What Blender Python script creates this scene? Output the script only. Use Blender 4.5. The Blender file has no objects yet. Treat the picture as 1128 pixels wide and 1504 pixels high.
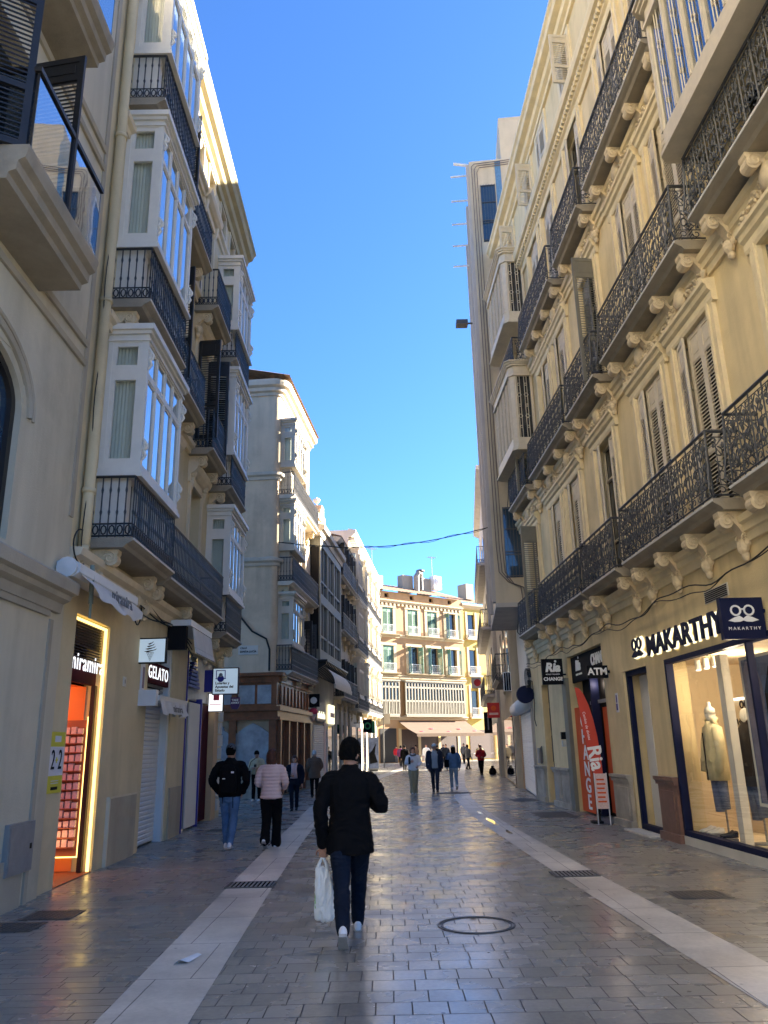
import bpy, bmesh, math, random
import numpy as np
from mathutils import Vector, Matrix, noise
R_ = math.radians
S = bpy.context.scene
COL = S.collection
random.seed(7)

# ------------------------------------------------------------------ camera
PITCH = math.atan(343/1150.0); ROLL = R_(1.28); CAMH = 1.72
cp, sp, cr, sr = math.cos(PITCH), math.sin(PITCH), math.cos(ROLL), math.sin(ROLL)
cam = bpy.data.objects.new('camera', bpy.data.cameras.new('camera'))
COL.objects.link(cam)
cam.data.sensor_fit = 'VERTICAL'; cam.data.sensor_height = 36.0
cam.data.lens = 36.0*1150/1504
cam.data.clip_start = 0.1; cam.data.clip_end = 3000
xh, yh, fw = Vector((1, 0, 0)), Vector((0, -sp, cp)), Vector((0, cp, sp))
rt = cr*xh - sr*yh; up = sr*xh + cr*yh
cam.matrix_world = Matrix(((rt.x, up.x, -fw.x, 0), (rt.y, up.y, -fw.y, 0), (rt.z, up.z, -fw.z, CAMH), (0, 0, 0, 1)))
S.camera = cam

# ------------------------------------------------------------------ sky and sun
SUN_AZ, SUN_EL = 24.0, 22.5        # azimuth from +X towards +Y
w = bpy.data.worlds.new('World'); S.world = w; w.use_nodes = True
nt = w.node_tree; bg = nt.nodes['Background']
sky = nt.nodes.new('ShaderNodeTexSky'); sky.sky_type = 'NISHITA'; sky.sun_disc = False
sky.sun_elevation = R_(SUN_EL); sky.sun_rotation = R_(90-SUN_AZ)
sky.air_density = 0.9; sky.dust_density = 0.7; sky.ozone_density = 10.0; sky.altitude = 300
nt.links.new(sky.outputs[0], bg.inputs[0]); bg.inputs[1].default_value = 0.05
sun = bpy.data.objects.new('sun', bpy.data.lights.new('sun', 'SUN')); COL.objects.link(sun)
sun.data.energy = 5.0; sun.data.angle = R_(0.5); sun.data.color = (1.0, 0.89, 0.72)
sd = Vector((math.cos(R_(SUN_AZ))*math.cos(R_(SUN_EL)), math.sin(R_(SUN_AZ))*math.cos(R_(SUN_EL)), math.sin(R_(SUN_EL))))
sun.rotation_euler = sd.to_track_quat('Z', 'Y').to_euler()
S.view_settings.view_transform = 'Standard'; S.view_settings.look = 'None'
S.view_settings.exposure = 3.27; S.view_settings.gamma = 1.0
S.cycles.max_bounces = 8; S.cycles.diffuse_bounces = 5; S.cycles.glossy_bounces = 4
S.cycles.transparent_max_bounces = 12; S.cycles.use_denoising = True
S.cycles.sample_clamp_indirect = 6.0

# ------------------------------------------------------------------ materials
M = {}
def mat(name, col, rough=.65, var=.10, scale=1.5, streak=0.0, bump=.25, bscale=45, metal=0.0, spec=.4, emit=0.0, obj=False, grime=0.0):
    m = bpy.data.materials.new(name); m.use_nodes = True; t = m.node_tree; N = t.nodes; Lk = t.links
    b = N['Principled BSDF']; b.inputs['Roughness'].default_value = rough; b.inputs['Metallic'].default_value = metal
    b.inputs['Specular IOR Level'].default_value = spec
    c4 = (*col, 1)
    b.inputs['Base Color'].default_value = c4
    if emit:
        b.inputs['Emission Color'].default_value = c4; b.inputs['Emission Strength'].default_value = emit
    if obj:
        src = N.new('ShaderNodeTexCoord').outputs['Object']
    else:
        src = N.new('ShaderNodeNewGeometry').outputs['Position']
    last = None
    if var > 0:
        n = N.new('ShaderNodeTexNoise'); n.inputs['Scale'].default_value = scale; n.inputs['Detail'].default_value = 6; n.inputs['Roughness'].default_value = .62
        Lk.new(src, n.inputs['Vector'])
        mr = N.new('ShaderNodeMapRange'); mr.inputs[1].default_value = .28; mr.inputs[2].default_value = .72
        mr.inputs[3].default_value = 1-var; mr.inputs[4].default_value = 1+var*.7; Lk.new(n.outputs[0], mr.inputs[0])
        fac = mr.outputs[0]
        if streak > 0:
            mp = N.new('ShaderNodeMapping'); mp.inputs['Scale'].default_value = (1.5, 1.5, .16); Lk.new(src, mp.inputs[0])
            n2 = N.new('ShaderNodeTexNoise'); n2.inputs['Scale'].default_value = 1.6; n2.inputs['Detail'].default_value = 5; Lk.new(mp.outputs[0], n2.inputs['Vector'])
            r2 = N.new('ShaderNodeMapRange'); r2.inputs[1].default_value = .48; r2.inputs[2].default_value = .80; r2.inputs[3].default_value = 1; r2.inputs[4].default_value = 1-streak*.8
            Lk.new(n2.outputs[0], r2.inputs[0])
            mu = N.new('ShaderNodeMath'); mu.operation = 'MULTIPLY'; Lk.new(fac, mu.inputs[0]); Lk.new(r2.outputs[0], mu.inputs[1]); fac = mu.outputs[0]
        if grime > 0:
            n3 = N.new('ShaderNodeTexNoise'); n3.inputs['Scale'].default_value = .55; n3.inputs['Detail'].default_value = 9; n3.inputs['Roughness'].default_value = .7; Lk.new(src, n3.inputs['Vector'])
            r3 = N.new('ShaderNodeMapRange'); r3.inputs[1].default_value = .5; r3.inputs[2].default_value = .68; r3.inputs[3].default_value = 1; r3.inputs[4].default_value = 1-grime
            Lk.new(n3.outputs[0], r3.inputs[0])
            mu = N.new('ShaderNodeMath'); mu.operation = 'MULTIPLY'; Lk.new(fac, mu.inputs[0]); Lk.new(r3.outputs[0], mu.inputs[1]); fac = mu.outputs[0]
        vm = N.new('ShaderNodeVectorMath'); vm.operation = 'SCALE'; vm.inputs[0].default_value = col; Lk.new(fac, vm.inputs['Scale'])
        Lk.new(vm.outputs[0], b.inputs['Base Color'])
        if emit: Lk.new(vm.outputs[0], b.inputs['Emission Color'])
    if bump > 0:
        n4 = N.new('ShaderNodeTexNoise'); n4.inputs['Scale'].default_value = bscale; n4.inputs['Detail'].default_value = 4; Lk.new(src, n4.inputs['Vector'])
        bp = N.new('ShaderNodeBump'); bp.inputs['Strength'].default_value = bump; bp.inputs['Distance'].default_value = .02; Lk.new(n4.outputs[0], bp.inputs['Height'])
        Lk.new(bp.outputs[0], b.inputs['Normal'])
    M[name] = m
    return m

def glassmat(name, tint=(.72, .78, .8), ior=1.5, wav=.006):
    m = bpy.data.materials.new(name); m.use_nodes = True; t = m.node_tree; N = t.nodes; Lk = t.links
    N.remove(N['Principled BSDF']); out = N['Material Output']
    tr = N.new('ShaderNodeBsdfTransparent'); tr.inputs[0].default_value = (*tint, 1)
    gl = N.new('ShaderNodeBsdfGlossy'); gl.inputs['Roughness'].default_value = .015; gl.inputs[0].default_value = (.95, .97, 1, 1)
    f0 = ((ior-1)/(ior+1))**2
    ge = N.new('ShaderNodeNewGeometry'); dt = N.new('ShaderNodeVectorMath'); dt.operation = 'DOT_PRODUCT'; Lk.new(ge.outputs['Incoming'], dt.inputs[0]); Lk.new(ge.outputs['Normal'], dt.inputs[1])
    ab = N.new('ShaderNodeMath'); ab.operation = 'ABSOLUTE'; Lk.new(dt.outputs['Value'], ab.inputs[0])
    om = N.new('ShaderNodeMath'); om.operation = 'SUBTRACT'; om.inputs[0].default_value = 1; Lk.new(ab.outputs[0], om.inputs[1])
    pw = N.new('ShaderNodeMath'); pw.operation = 'POWER'; Lk.new(om.outputs[0], pw.inputs[0]); pw.inputs[1].default_value = 4.2
    fr = N.new('ShaderNodeMath'); fr.operation = 'MULTIPLY_ADD'; Lk.new(pw.outputs[0], fr.inputs[0]); fr.inputs[1].default_value = 1-f0*2; fr.inputs[2].default_value = f0*2
    if wav:
        nz = N.new('ShaderNodeTexNoise'); nz.inputs['Scale'].default_value = 1.3; g = N.new('ShaderNodeNewGeometry'); Lk.new(g.outputs['Position'], nz.inputs['Vector'])
        bp = N.new('ShaderNodeBump'); bp.inputs['Strength'].default_value = wav; bp.inputs['Distance'].default_value = .2; Lk.new(nz.outputs[0], bp.inputs['Height']); Lk.new(bp.outputs[0], gl.inputs['Normal'])
    mx = N.new('ShaderNodeMixShader'); Lk.new(fr.outputs[0], mx.inputs[0]); Lk.new(tr.outputs[0], mx.inputs[1]); Lk.new(gl.outputs[0], mx.inputs[2]); Lk.new(mx.outputs[0], out.inputs[0])
    M[name] = m

def paving(name, c1, c2, mortar, bw, rh, rough, rot=0.0, msize=.0055, off=.5, rvar=.12, wear=.25):
    m = bpy.data.materials.new(name); m.use_nodes = True; t = m.node_tree; N = t.nodes; Lk = t.links
    b = N['Principled BSDF']; g = N.new('ShaderNodeNewGeometry')
    mp = N.new('ShaderNodeMapping'); mp.inputs['Rotation'].default_value = (0, 0, rot); Lk.new(g.outputs['Position'], mp.inputs[0])
    # slight waver so that the joints are not ruler-straight
    nz = N.new('ShaderNodeTexNoise'); nz.inputs['Scale'].default_value = 2.2; Lk.new(g.outputs['Position'], nz.inputs['Vector'])
    ad = N.new('ShaderNodeVectorMath'); ad.operation = 'MULTIPLY_ADD'; Lk.new(nz.outputs['Color'], ad.inputs[0]); ad.inputs[1].default_value = (.014, .014, 0); Lk.new(mp.outputs[0], ad.inputs[2])
    br = N.new('ShaderNodeTexBrick'); Lk.new(ad.outputs[0], br.inputs['Vector'])
    br.offset = off; br.squash = 1.28; br.squash_frequency = 3; br.offset_frequency = 2
    br.inputs['Color1'].default_value = (*c1, 1); br.inputs['Color2'].default_value = (*c2, 1); br.inputs['Mortar'].default_value = (*mortar, 1)
    br.inputs['Scale'].default_value = 1; br.inputs['Mortar Size'].default_value = msize; br.inputs['Mortar Smooth'].default_value = .3
    br.inputs['Bias'].default_value = 0; br.inputs['Brick Width'].default_value = bw; br.inputs['Row Height'].default_value = rh
    n1 = N.new('ShaderNodeTexNoise'); n1.inputs['Scale'].default_value = .7; n1.inputs['Detail'].default_value = 8; n1.inputs['Roughness'].default_value = .65; Lk.new(g.outputs['Position'], n1.inputs['Vector'])
    r1 = N.new('ShaderNodeMapRange'); r1.inputs[1].default_value = .3; r1.inputs[2].default_value = .7; r1.inputs[3].default_value = 1-wear; r1.inputs[4].default_value = 1+wear*.6; Lk.new(n1.outputs[0], r1.inputs[0])
    n5 = N.new('ShaderNodeTexNoise'); n5.inputs['Scale'].default_value = 26; n5.inputs['Detail'].default_value = 6; Lk.new(g.outputs['Position'], n5.inputs['Vector'])
    r5 = N.new('ShaderNodeMapRange'); r5.inputs[3].default_value = .8; r5.inputs[4].default_value = 1.2; Lk.new(n5.outputs[0], r5.inputs[0])
    mu = N.new('ShaderNodeMath'); mu.operation = 'MULTIPLY'; Lk.new(r1.outputs[0], mu.inputs[0]); Lk.new(r5.outputs[0], mu.inputs[1])
    vo = N.new('ShaderNodeTexVoronoi'); vo.inputs['Scale'].default_value = 2.6; Lk.new(ad.outputs[0], vo.inputs['Vector'])
    rv = N.new('ShaderNodeMapRange'); rv.inputs[1].default_value = .035; rv.inputs[2].default_value = .055; rv.inputs[3].default_value = .45; rv.inputs[4].default_value = 1; Lk.new(vo.outputs['Distance'], rv.inputs[0])
    n6 = N.new('ShaderNodeTexNoise'); n6.inputs['Scale'].default_value = 1.1; n6.inputs['Detail'].default_value = 10; n6.inputs['Roughness'].default_value = .75; n6.inputs['Distortion'].default_value = .6; Lk.new(g.outputs['Position'], n6.inputs['Vector'])
    r6 = N.new('ShaderNodeMapRange'); r6.inputs[1].default_value = .56; r6.inputs[2].default_value = .66; r6.inputs[3].default_value = 1; r6.inputs[4].default_value = .88; Lk.new(n6.outputs[0], r6.inputs[0])
    m6 = N.new('ShaderNodeMath'); m6.operation = 'MULTIPLY'; Lk.new(rv.outputs[0], m6.inputs[0]); Lk.new(r6.outputs[0], m6.inputs[1])
    m7 = N.new('ShaderNodeMath'); m7.operation = 'MULTIPLY'; Lk.new(m6.outputs[0], m7.inputs[0]); Lk.new(mu.outputs[0], m7.inputs[1]); mu = m7
    vm = N.new('ShaderNodeVectorMath'); vm.operation = 'SCALE'; Lk.new(br.outputs['Color'], vm.inputs[0]); Lk.new(mu.outputs[0], vm.inputs['Scale'])
    Lk.new(vm.outputs[0], b.inputs['Base Color'])
    # roughness: polished stone, worn patches, matt joints, each stone a little different
    bwn = N.new('ShaderNodeRGBToBW'); Lk.new(br.outputs['Color'], bwn.inputs[0])
    n2 = N.new('ShaderNodeTexNoise'); n2.inputs['Scale'].default_value = 1.7; n2.inputs['Detail'].default_value = 6; Lk.new(g.outputs['Position'], n2.inputs['Vector'])
    r2 = N.new('ShaderNodeMapRange'); r2.inputs[1].default_value = .3; r2.inputs[2].default_value = .7; r2.inputs[3].default_value = rough-rvar; r2.inputs[4].default_value = rough+rvar; Lk.new(n2.outputs[0], r2.inputs[0])
    ma = N.new('ShaderNodeMath'); ma.operation = 'MULTIPLY_ADD'; Lk.new(br.outputs['Fac'], ma.inputs[0]); ma.inputs[1].default_value = .5; Lk.new(r2.outputs[0], ma.inputs[2])
    Lk.new(ma.outputs[0], b.inputs['Roughness'])
    # bump: joints + slight per-stone dishing
    n3 = N.new('ShaderNodeTexNoise'); n3.inputs['Scale'].default_value = 5; n3.inputs['Detail'].default_value = 5; Lk.new(g.outputs['Position'], n3.inputs['Vector'])
    s3 = N.new('ShaderNodeMath'); s3.operation = 'MULTIPLY_ADD'; Lk.new(n3.outputs[0], s3.inputs[0]); s3.inputs[1].default_value = .35
    inv = N.new('ShaderNodeMath'); inv.operation = 'SUBTRACT'; inv.inputs[0].default_value = 1; Lk.new(br.outputs['Fac'], inv.inputs[1])
    ad2 = N.new('ShaderNodeMath'); ad2.operation = 'MULTIPLY_ADD'; Lk.new(bwn.outputs[0], ad2.inputs[0]); ad2.inputs[1].default_value = 2.0; Lk.new(inv.outputs[0], ad2.inputs[2])
    Lk.new(ad2.outputs[0], s3.inputs[2])
    bp = N.new('ShaderNodeBump'); bp.inputs['Strength'].default_value = .55; bp.inputs['Distance'].default_value = .005; Lk.new(s3.outputs[0], bp.inputs['Height'])
    Lk.new(bp.outputs[0], b.inputs['Normal'])
    b.inputs['Specular IOR Level'].default_value = .5
    M[name] = m

mat('bay_stone', (.27, .25, .20), .8, .08, 2, streak=.12)
paving('stone_mid', (.235, .226, .20), (.315, .303, .27), (.035, .033, .03), .25, .27, .25)
paving('stone_side', (.205, .202, .184), (.255, .25, .228), (.08, .075, .07), .40, .15, .30, wear=.16)
paving('stone_strip', (.54, .51, .455), (.60, .57, .51), (.2, .19, .18), .62, 1.15, .42, off=0.0, msize=.006, wear=.42)
mat('ochre', (.71, .57, .32), .8, .10, 1.2, streak=.34, grime=.16)
mat('ochre_trim', (.73, .61, .38), .75, .12, 3, streak=.18, bump=.3, bscale=30)
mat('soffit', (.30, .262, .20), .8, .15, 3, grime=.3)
mat('orn', (.62, .51, .34), .75, .2, 8, bump=.3, bscale=30)
mat('shutter_paint', (.60, .52, .38), .55, .1, 6, streak=.15, bump=.05)
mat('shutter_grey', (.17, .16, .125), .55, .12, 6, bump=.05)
mat('cream', (.54, .49, .37), .8, .08, 1.0, streak=.26, grime=.16)
mat('cream_trim', (.38, .34, .265), .78, .1, 2, streak=.2)
mat('l2wall', (.60, .51, .325), .8, .1, 1.4, streak=.28, grime=.15)
mat('l2trim', (.66, .57, .41), .75, .1, 3, streak=.2)
mat('whitewood', (.68, .66, .60), .45, .06, 5, streak=.1, bump=.05)
mat('iron', (.018, .020, .024), .42, .2, 20, bump=.1, spec=.5)
mat('iron_grey', (.055, .058, .064), .45, .25, 20, bump=.1, spec=.5)
mat('curtain', (.60, .62, .55), .9, .08, 3, bump=0)
mat('pit', (.004, .004, .004), 1, 0, bump=0, spec=0)
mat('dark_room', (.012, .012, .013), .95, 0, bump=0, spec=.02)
mat('plaster_white', (.58, .56, .50), .8, .08, 2, streak=.12)
mat('l3wall', (.66, .52, .36), .8, .12, 1.2, streak=.35, grime=.2)
mat('l3trim', (.58, .52, .42), .75, .12, 2, streak=.3)
mat('greenish', (.20, .20, .165), .6, .1, 3, streak=.15)
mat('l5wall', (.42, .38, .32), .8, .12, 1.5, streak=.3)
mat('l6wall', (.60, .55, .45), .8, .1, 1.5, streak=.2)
mat('orange_wall', (.60, .40, .22), .85, .15, 1.5, streak=.2)
mat('pink_wall', (.34, .205, .098), .8, .07, 1.2, streak=.12)
mat('pink_trim', (.38, .30, .185), .75, .08, 2)
mat('yellow_wall', (.40, .29, .07), .8, .08, 1.2)
mat('green_shutter', (.10, .20, .14), .55, .15, 6, bump=.05)
mat('r2wall', (.54, .455, .325), .8, .1, 1.0, streak=.3, grime=.15)
mat('r2trim', (.42, .38, .34), .75, .1, 2, streak=.25)
mat('blue_tile', (.10, .20, .32), .3, .25, 14, bump=.05)
mat('roof_tile', (.30, .19, .12), .85, .35, 6, bump=.3, bscale=14)
mat('plinth', (.40, .355, .27), .8, .2, 2.2, streak=.3, grime=.35)
mat('stone_plinth', (.42, .38, .31), .8, .22, 2.5, streak=.3, grime=.35)
mat('marble_pink', (.22, .12, .085), .3, .25, 9, bump=.03, spec=.5)
mat('marble_blue', (.34, .36, .38), .25, .35, 2.5, bump=.02, spec=.5)
mat('wood_red', (.24, .085, .036), .35, .3, 5, streak=.3, bump=.1, spec=.5)
mat('wood_dark', (.035, .014, .010), .6, .25, 6, streak=.3, bump=.1)
mat('wood_black', (.02, .018, .017), .45, .2, 6, bump=.1)
mat('navy', (.006, .010, .045), .55, .1, 8, bump=.03, spec=.2)
mat('metal_white', (.62, .63, .63), .4, .06, 3, streak=.08, bump=.03, spec=.5)
mat('metal_grey', (.28, .28, .28), .42, .15, 6, bump=.05, metal=.3)
mat('metal_dark', (.10, .098, .095), .5, .3, 25, bump=.2, metal=.5)
mat('l2corn', (.40, .335, .19), .75, .12, 3, streak=.2)
mat('black', (.006, .006, .008), .6, .1, 10, bump=0, spec=.15)
mat('text_black', (.010, .010, .012), .7, 0, bump=0, spec=.1)
mat('text_white', (.85, .85, .83), .5, 0, bump=0)
mat('white_lit', (.95, .97, 1.0), .5, 0, bump=0, emit=.13)
mat('cream_lit', (1.0, .93, .62), .5, 0, bump=0, emit=.16)
mat('led', (1.0, .70, .20), .5, 0, bump=0, emit=.36)
mat('led_white', (1.0, .95, .85), .5, 0, bump=0, emit=.4)
mat('sign_lit_blue', (.60, .74, .82), .4, .03, 2, bump=0, emit=.045)
mat('sign_blue', (.03, .03, .25), .4, .05, 3, bump=0)
mat('maroon', (.06, .006, .012), .8, .1, 5, bump=0, spec=.08)
mat('canvas', (.62, .60, .56), .9, .08, 5, streak=.15, bump=.1)
mat('canvas_red', (.10, .066, .046), .9, .12, 2, bump=.1)
mat('canvas_shade', (.64, .60, .50), .9, .1, 3, bump=.1)
mat('orange_lit', (.80, .22, .05), .6, .05, 2, bump=0)
mat('terracotta', (.32, .10, .05), .6, .08, 3, bump=0)
mat('shop_cream', (.70, .58, .40), .8, .04, 2, bump=.05)
mat('shop_white', (.72, .70, .64), .7, .04, 2, bump=.03)
mat('red_flag', (.62, .07, .04), .7, .08, 4, bump=.05)
mat('orange_red', (.70, .10, .015), .6, .05, 4, bump=0)
mat('red', (.55, .03, .03), .5, .05, 4, bump=0)
mat('yellowgreen', (.58, .52, .04), .5, .05, 4, bump=0)
mat('lilac', (.60, .61, .66), .5, .05, 4, bump=0)
mat('pharm_green', (.02, .22, .07), .4, .05, 4, bump=0)
mat('purple', (.07, .02, .10), .4, .05, 4, bump=0)
mat('pinkred', (.70, .06, .12), .5, .05, 4, bump=0)
mat('rubber', (.012, .012, .012), .6, .1, 10, bump=0)
mat('pack_pink', (.72, .52, .47), .5, .2, 30, bump=0)
mat('copper', (.20, .24, .20), .5, .2, 6, bump=.1)
mat('denim_pic', (.16, .20, .33), .6, .45, 3.5, bump=0)
mat('grey_pic', (.28, .26, .34), .6, .35, 4, bump=0)
mat('sconce', (.30, .26, .20), .5, .1, 5, bump=0)
glassmat('glass', (.5, .54, .56), 2.3)
glassmat('glass_side', (.85, .88, .86), 1.5)
mat('cloth_pipe', (.13, .10, .085), .6, .2, 8, bump=0)
glassmat('glass_dark', (.25, .27, .3), 2.4)
glassmat('glass_clear', (.93, .95, .94), 1.42, wav=0)
def opaque_glass(name, col, rough=.03):
    m = mat(name, col, rough, .15, 1.2, bump=.015, bscale=1.2, spec=.9); return m
opaque_glass('pane_dark', (.018, .022, .028)); opaque_glass('pane_blue', (.03, .06, .10))
def water():
    m = mat('water', (.03, .03, .032), .03, 0, bump=0, spec=.6)
water()

# ------------------------------------------------------------------ mesh building
class MB:
    def __init__(s): s.v = []; s.f = []
    def add(s, vs, fs):
        o = len(s.v); s.v += [tuple(p) for p in vs]; s.f += [tuple(i+o for i in f) for f in fs]; return s
    def box(s, x0, x1, y0, y1, z0, z1):
        return s.add([(x0, y0, z0), (x1, y0, z0), (x1, y1, z0), (x0, y1, z0), (x0, y0, z1), (x1, y0, z1), (x1, y1, z1), (x0, y1, z1)],
                     [(0, 3, 2, 1), (4, 5, 6, 7), (0, 1, 5, 4), (1, 2, 6, 5), (2, 3, 7, 6), (3, 0, 4, 7)])
    def poly(s, pts): return s.add(pts, [tuple(range(len(pts)))])
    def prism_x(s, prof, x0, x1):      # prof: list of (y,z)
        n = len(prof); vs = [(x0, y, z) for y, z in prof]+[(x1, y, z) for y, z in prof]
        fs = [(i, (i+1) % n, n+(i+1) % n, n+i) for i in range(n)]+[tuple(range(n))[::-1], tuple(range(n, 2*n))]
        return s.add(vs, fs)
    def prism_y(s, prof, y0, y1):      # prof: list of (x,z)
        n = len(prof); vs = [(x, y0, z) for x, z in prof]+[(x, y1, z) for x, z in prof]
        fs = [(i, n+i, n+(i+1) % n, (i+1) % n) for i in range(n)]+[tuple(range(n)), tuple(range(n, 2*n))[::-1]]
        return s.add(vs, fs)
    def prism_z(s, prof, z0, z1):
        n = len(prof); vs = [(x, y, z0) for x, y in prof]+[(x, y, z1) for x, y in prof]
        fs = [(i, (i+1) % n, n+(i+1) % n, n+i) for i in range(n)]+[tuple(range(n))[::-1], tuple(range(n, 2*n))]
        return s.add(vs, fs)
    def tube(s, pts, r, n=5, closed=False):
        P = [Vector(p) for p in pts]; k = len(P)
        if k < 2: return s
        rs = r if isinstance(r, (list, tuple)) else [r]*k
        t0 = (P[1]-P[0]).normalized(); a = Vector((0, 0, 1)) if abs(t0.z) < .9 else Vector((1, 0, 0))
        u = t0.cross(a).normalized(); vs = []
        for i in range(k):
            if closed: t = (P[(i+1) % k]-P[i-1])
            else: t = P[min(i+1, k-1)]-P[max(i-1, 0)]
            if t.length < 1e-9: t = t0
            t.normalize(); u = (u-t*u.dot(t))
            if u.length < 1e-6: u = t.orthogonal()
            u.normalize(); w_ = t.cross(u)
            for j in range(n):
                an = 2*math.pi*j/n; vs.append(P[i]+(u*math.cos(an)+w_*math.sin(an))*rs[i])
        fs = []
        for i in range(k if closed else k-1):
            i2 = (i+1) % k
            for j in range(n): fs.append((i*n+j, i*n+(j+1) % n, i2*n+(j+1) % n, i2*n+j))
        if not closed: fs += [tuple(range(n))[::-1], tuple(range((k-1)*n, k*n))]
        return s.add(vs, fs)
    def lathe(s, prof, c=(0, 0, 0), n=10, axis='z', caps=True):   # prof: (r,h)
        vs = []; k = len(prof)
        for r, h in prof:
            for j in range(n):
                a = 2*math.pi*j/n; x, y = r*math.cos(a), r*math.sin(a)
                p = (x, y, h) if axis == 'z' else ((x, h, y) if axis == 'y' else (h, x, y))
                vs.append((c[0]+p[0], c[1]+p[1], c[2]+p[2]))
        fs = [(i*n+j, i*n+(j+1) % n, (i+1)*n+(j+1) % n, (i+1)*n+j) for i in range(k-1) for j in range(n)]
        if caps: fs += [tuple(range(n))[::-1], tuple(range((k-1)*n, k*n))]
        return s.add(vs, fs)
    def ell(s, c, r, n=10, m=7):
        prof = []; vs = []; c = Vector(c)
        for i in range(m+1):
            a = math.pi*i/m-math.pi/2
            for j in range(n):
                b = 2*math.pi*j/n
                vs.append((c.x+r[0]*max(math.cos(a), .02)*math.cos(b), c.y+r[1]*max(math.cos(a), .02)*math.sin(b), c.z+r[2]*math.sin(a)))
        fs = [(i*n+j, i*n+(j+1) % n, (i+1)*n+(j+1) % n, (i+1)*n+j) for i in range(m) for j in range(n)]
        fs += [tuple(range(n))[::-1], tuple(range(m*n, (m+1)*n))]
        return s.add(vs, fs)
    def loft(s, rings):
        n = len(rings[0]); vs = [p for r in rings for p in r]
        fs = [(i*n+j, i*n+(j+1) % n, (i+1)*n+(j+1) % n, (i+1)*n+j) for i in range(len(rings)-1) for j in range(n)]
        fs += [tuple(range(n))[::-1], tuple(range((len(rings)-1)*n, len(rings)*n))]
        return s.add(vs, fs)
    def wall(s, x0, x1, z0, z1, holes=(), depth=.3, y=0.0):
        xs = sorted({x0, x1, *[h[0] for h in holes], *[h[1] for h in holes]}); zs = sorted({z0, z1, *[h[2] for h in holes], *[h[3] for h in holes]})
        xs = [x for x in xs if x0 <= x <= x1]; zs = [z for z in zs if z0 <= z <= z1]
        for a, b in zip(xs, xs[1:]):
            for c, d in zip(zs, zs[1:]):
                mx, mz = (a+b)/2, (c+d)/2
                if any(h[0] < mx < h[1] and h[2] < mz < h[3] for h in holes): continue
                s.poly([(a, y, c), (b, y, c), (b, y, d), (a, y, d)])
        for h in holes:
            a, b, c, d = h[:4]; e = y+depth
            s.poly([(a, y, c), (a, y, d), (a, e, d), (a, e, c)]); s.poly([(b, y, d), (b, y, c), (b, e, c), (b, e, d)])
            s.poly([(a, y, d), (b, y, d), (b, e, d), (a, e, d)]); s.poly([(b, y, c), (a, y, c), (a, e, c), (b, e, c)])
        return s
    def mesh(s, name, m, smooth=False):
        me = bpy.data.meshes.new(name); me.from_pydata(s.v, [], s.f)
        me.materials.append(M[m] if isinstance(m, str) else m)
        bm = bmesh.new(); bm.from_mesh(me); bmesh.ops.recalc_face_normals(bm, faces=bm.faces); bm.to_mesh(me); bm.free()
        if smooth:
            for p in me.polygons: p.use_smooth = True
        return me
    def build(s, name, m, parent=None, loc=(0, 0, 0), rot=(0, 0, 0), smooth=False):
        return inst(name, s.mesh(name, m, smooth), parent, loc, rot)

def inst(name, me, parent=None, loc=(0, 0, 0), rot=(0, 0, 0)):
    o = bpy.data.objects.new(name, me); COL.objects.link(o); o.parent = parent; o.location = loc; o.rotation_euler = rot
    return o
def tag(o, label, cat, group=None, kind=None):
    o['label'] = label; o['category'] = cat
    if group: o['group'] = group
    if kind: o['kind'] = kind
    return o
def thing(name, label, cat, loc=(0, 0, 0), rz=0.0, group=None):
    o = bpy.data.objects.new(name, None); COL.objects.link(o); o.location = loc; o.rotation_euler = (0, 0, rz); o.empty_display_size = .2
    return tag(o, label, cat, group)
def struct(name, mb, m): 
    o = mb.build(name, m); o['kind'] = 'structure'; return o
def copy_tree(o, parent=None):
    c = o.copy(); COL.objects.link(c); c.parent = parent
    for ch in list(o.children): copy_tree(ch, c)
    return c
def textmesh(body, size, m, ext=.01, bold=0.0, align='CENTER', xs=1.0, spacing=1.0, shear=0.0, lines=1.0):
    cu = bpy.data.curves.new('lettering', 'FONT'); cu.body = body; cu.size = size; cu.extrude = ext; cu.offset = bold*size
    cu.align_x = align; cu.align_y = 'CENTER'; cu.space_character = spacing; cu.resolution_u = 3; cu.shear = shear; cu.space_line = lines
    o = bpy.data.objects.new('lettering', cu); COL.objects.link(o)
    dg = bpy.context.evaluated_depsgraph_get(); me = bpy.data.meshes.new_from_object(o.evaluated_get(dg))
    bpy.data.objects.remove(o)
    for v in me.vertices: v.co.x *= xs
    me.materials.clear(); me.materials.append(M[m] if isinstance(m, str) else m)
    return me
def text(name, body, size, m, parent, loc, rot=None, **k):
    return inst(name, textmesh(body, size, m, **k), parent, loc, rot or (math.pi/2, 0, 0))
def arc(cx, cz, r, a0, a1, n=8, y=0.0, grow=0.0):
    out = []
    for i in range(n+1):
        t = i/n; a = a0+(a1-a0)*t; rr = r*(1-grow*t); out.append((cx+rr*math.cos(a), y, cz+rr*math.sin(a)))
    return out
def fro(o, xd):
    x = Vector((xd[0], xd[1])).normalized(); return (o[0], o[1], 0), math.atan2(x.y, x.x)
FL, FLr = fro((-4.5, 13.0), (-.01, 1)); FR, FRr = fro((5.04, 14.42), (.03, -1))
F3, F3r = fro((-4.22, 29.85), (.089, 1)); FP, FPr = fro((-.6, 83.0), (.79, .61))
def wpos(F, Fr_, X, Y, Z):
    c, s_ = math.cos(Fr_), math.sin(Fr_); return (F[0]+c*X-s_*Y, F[1]+s_*X+c*Y, Z)

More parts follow.
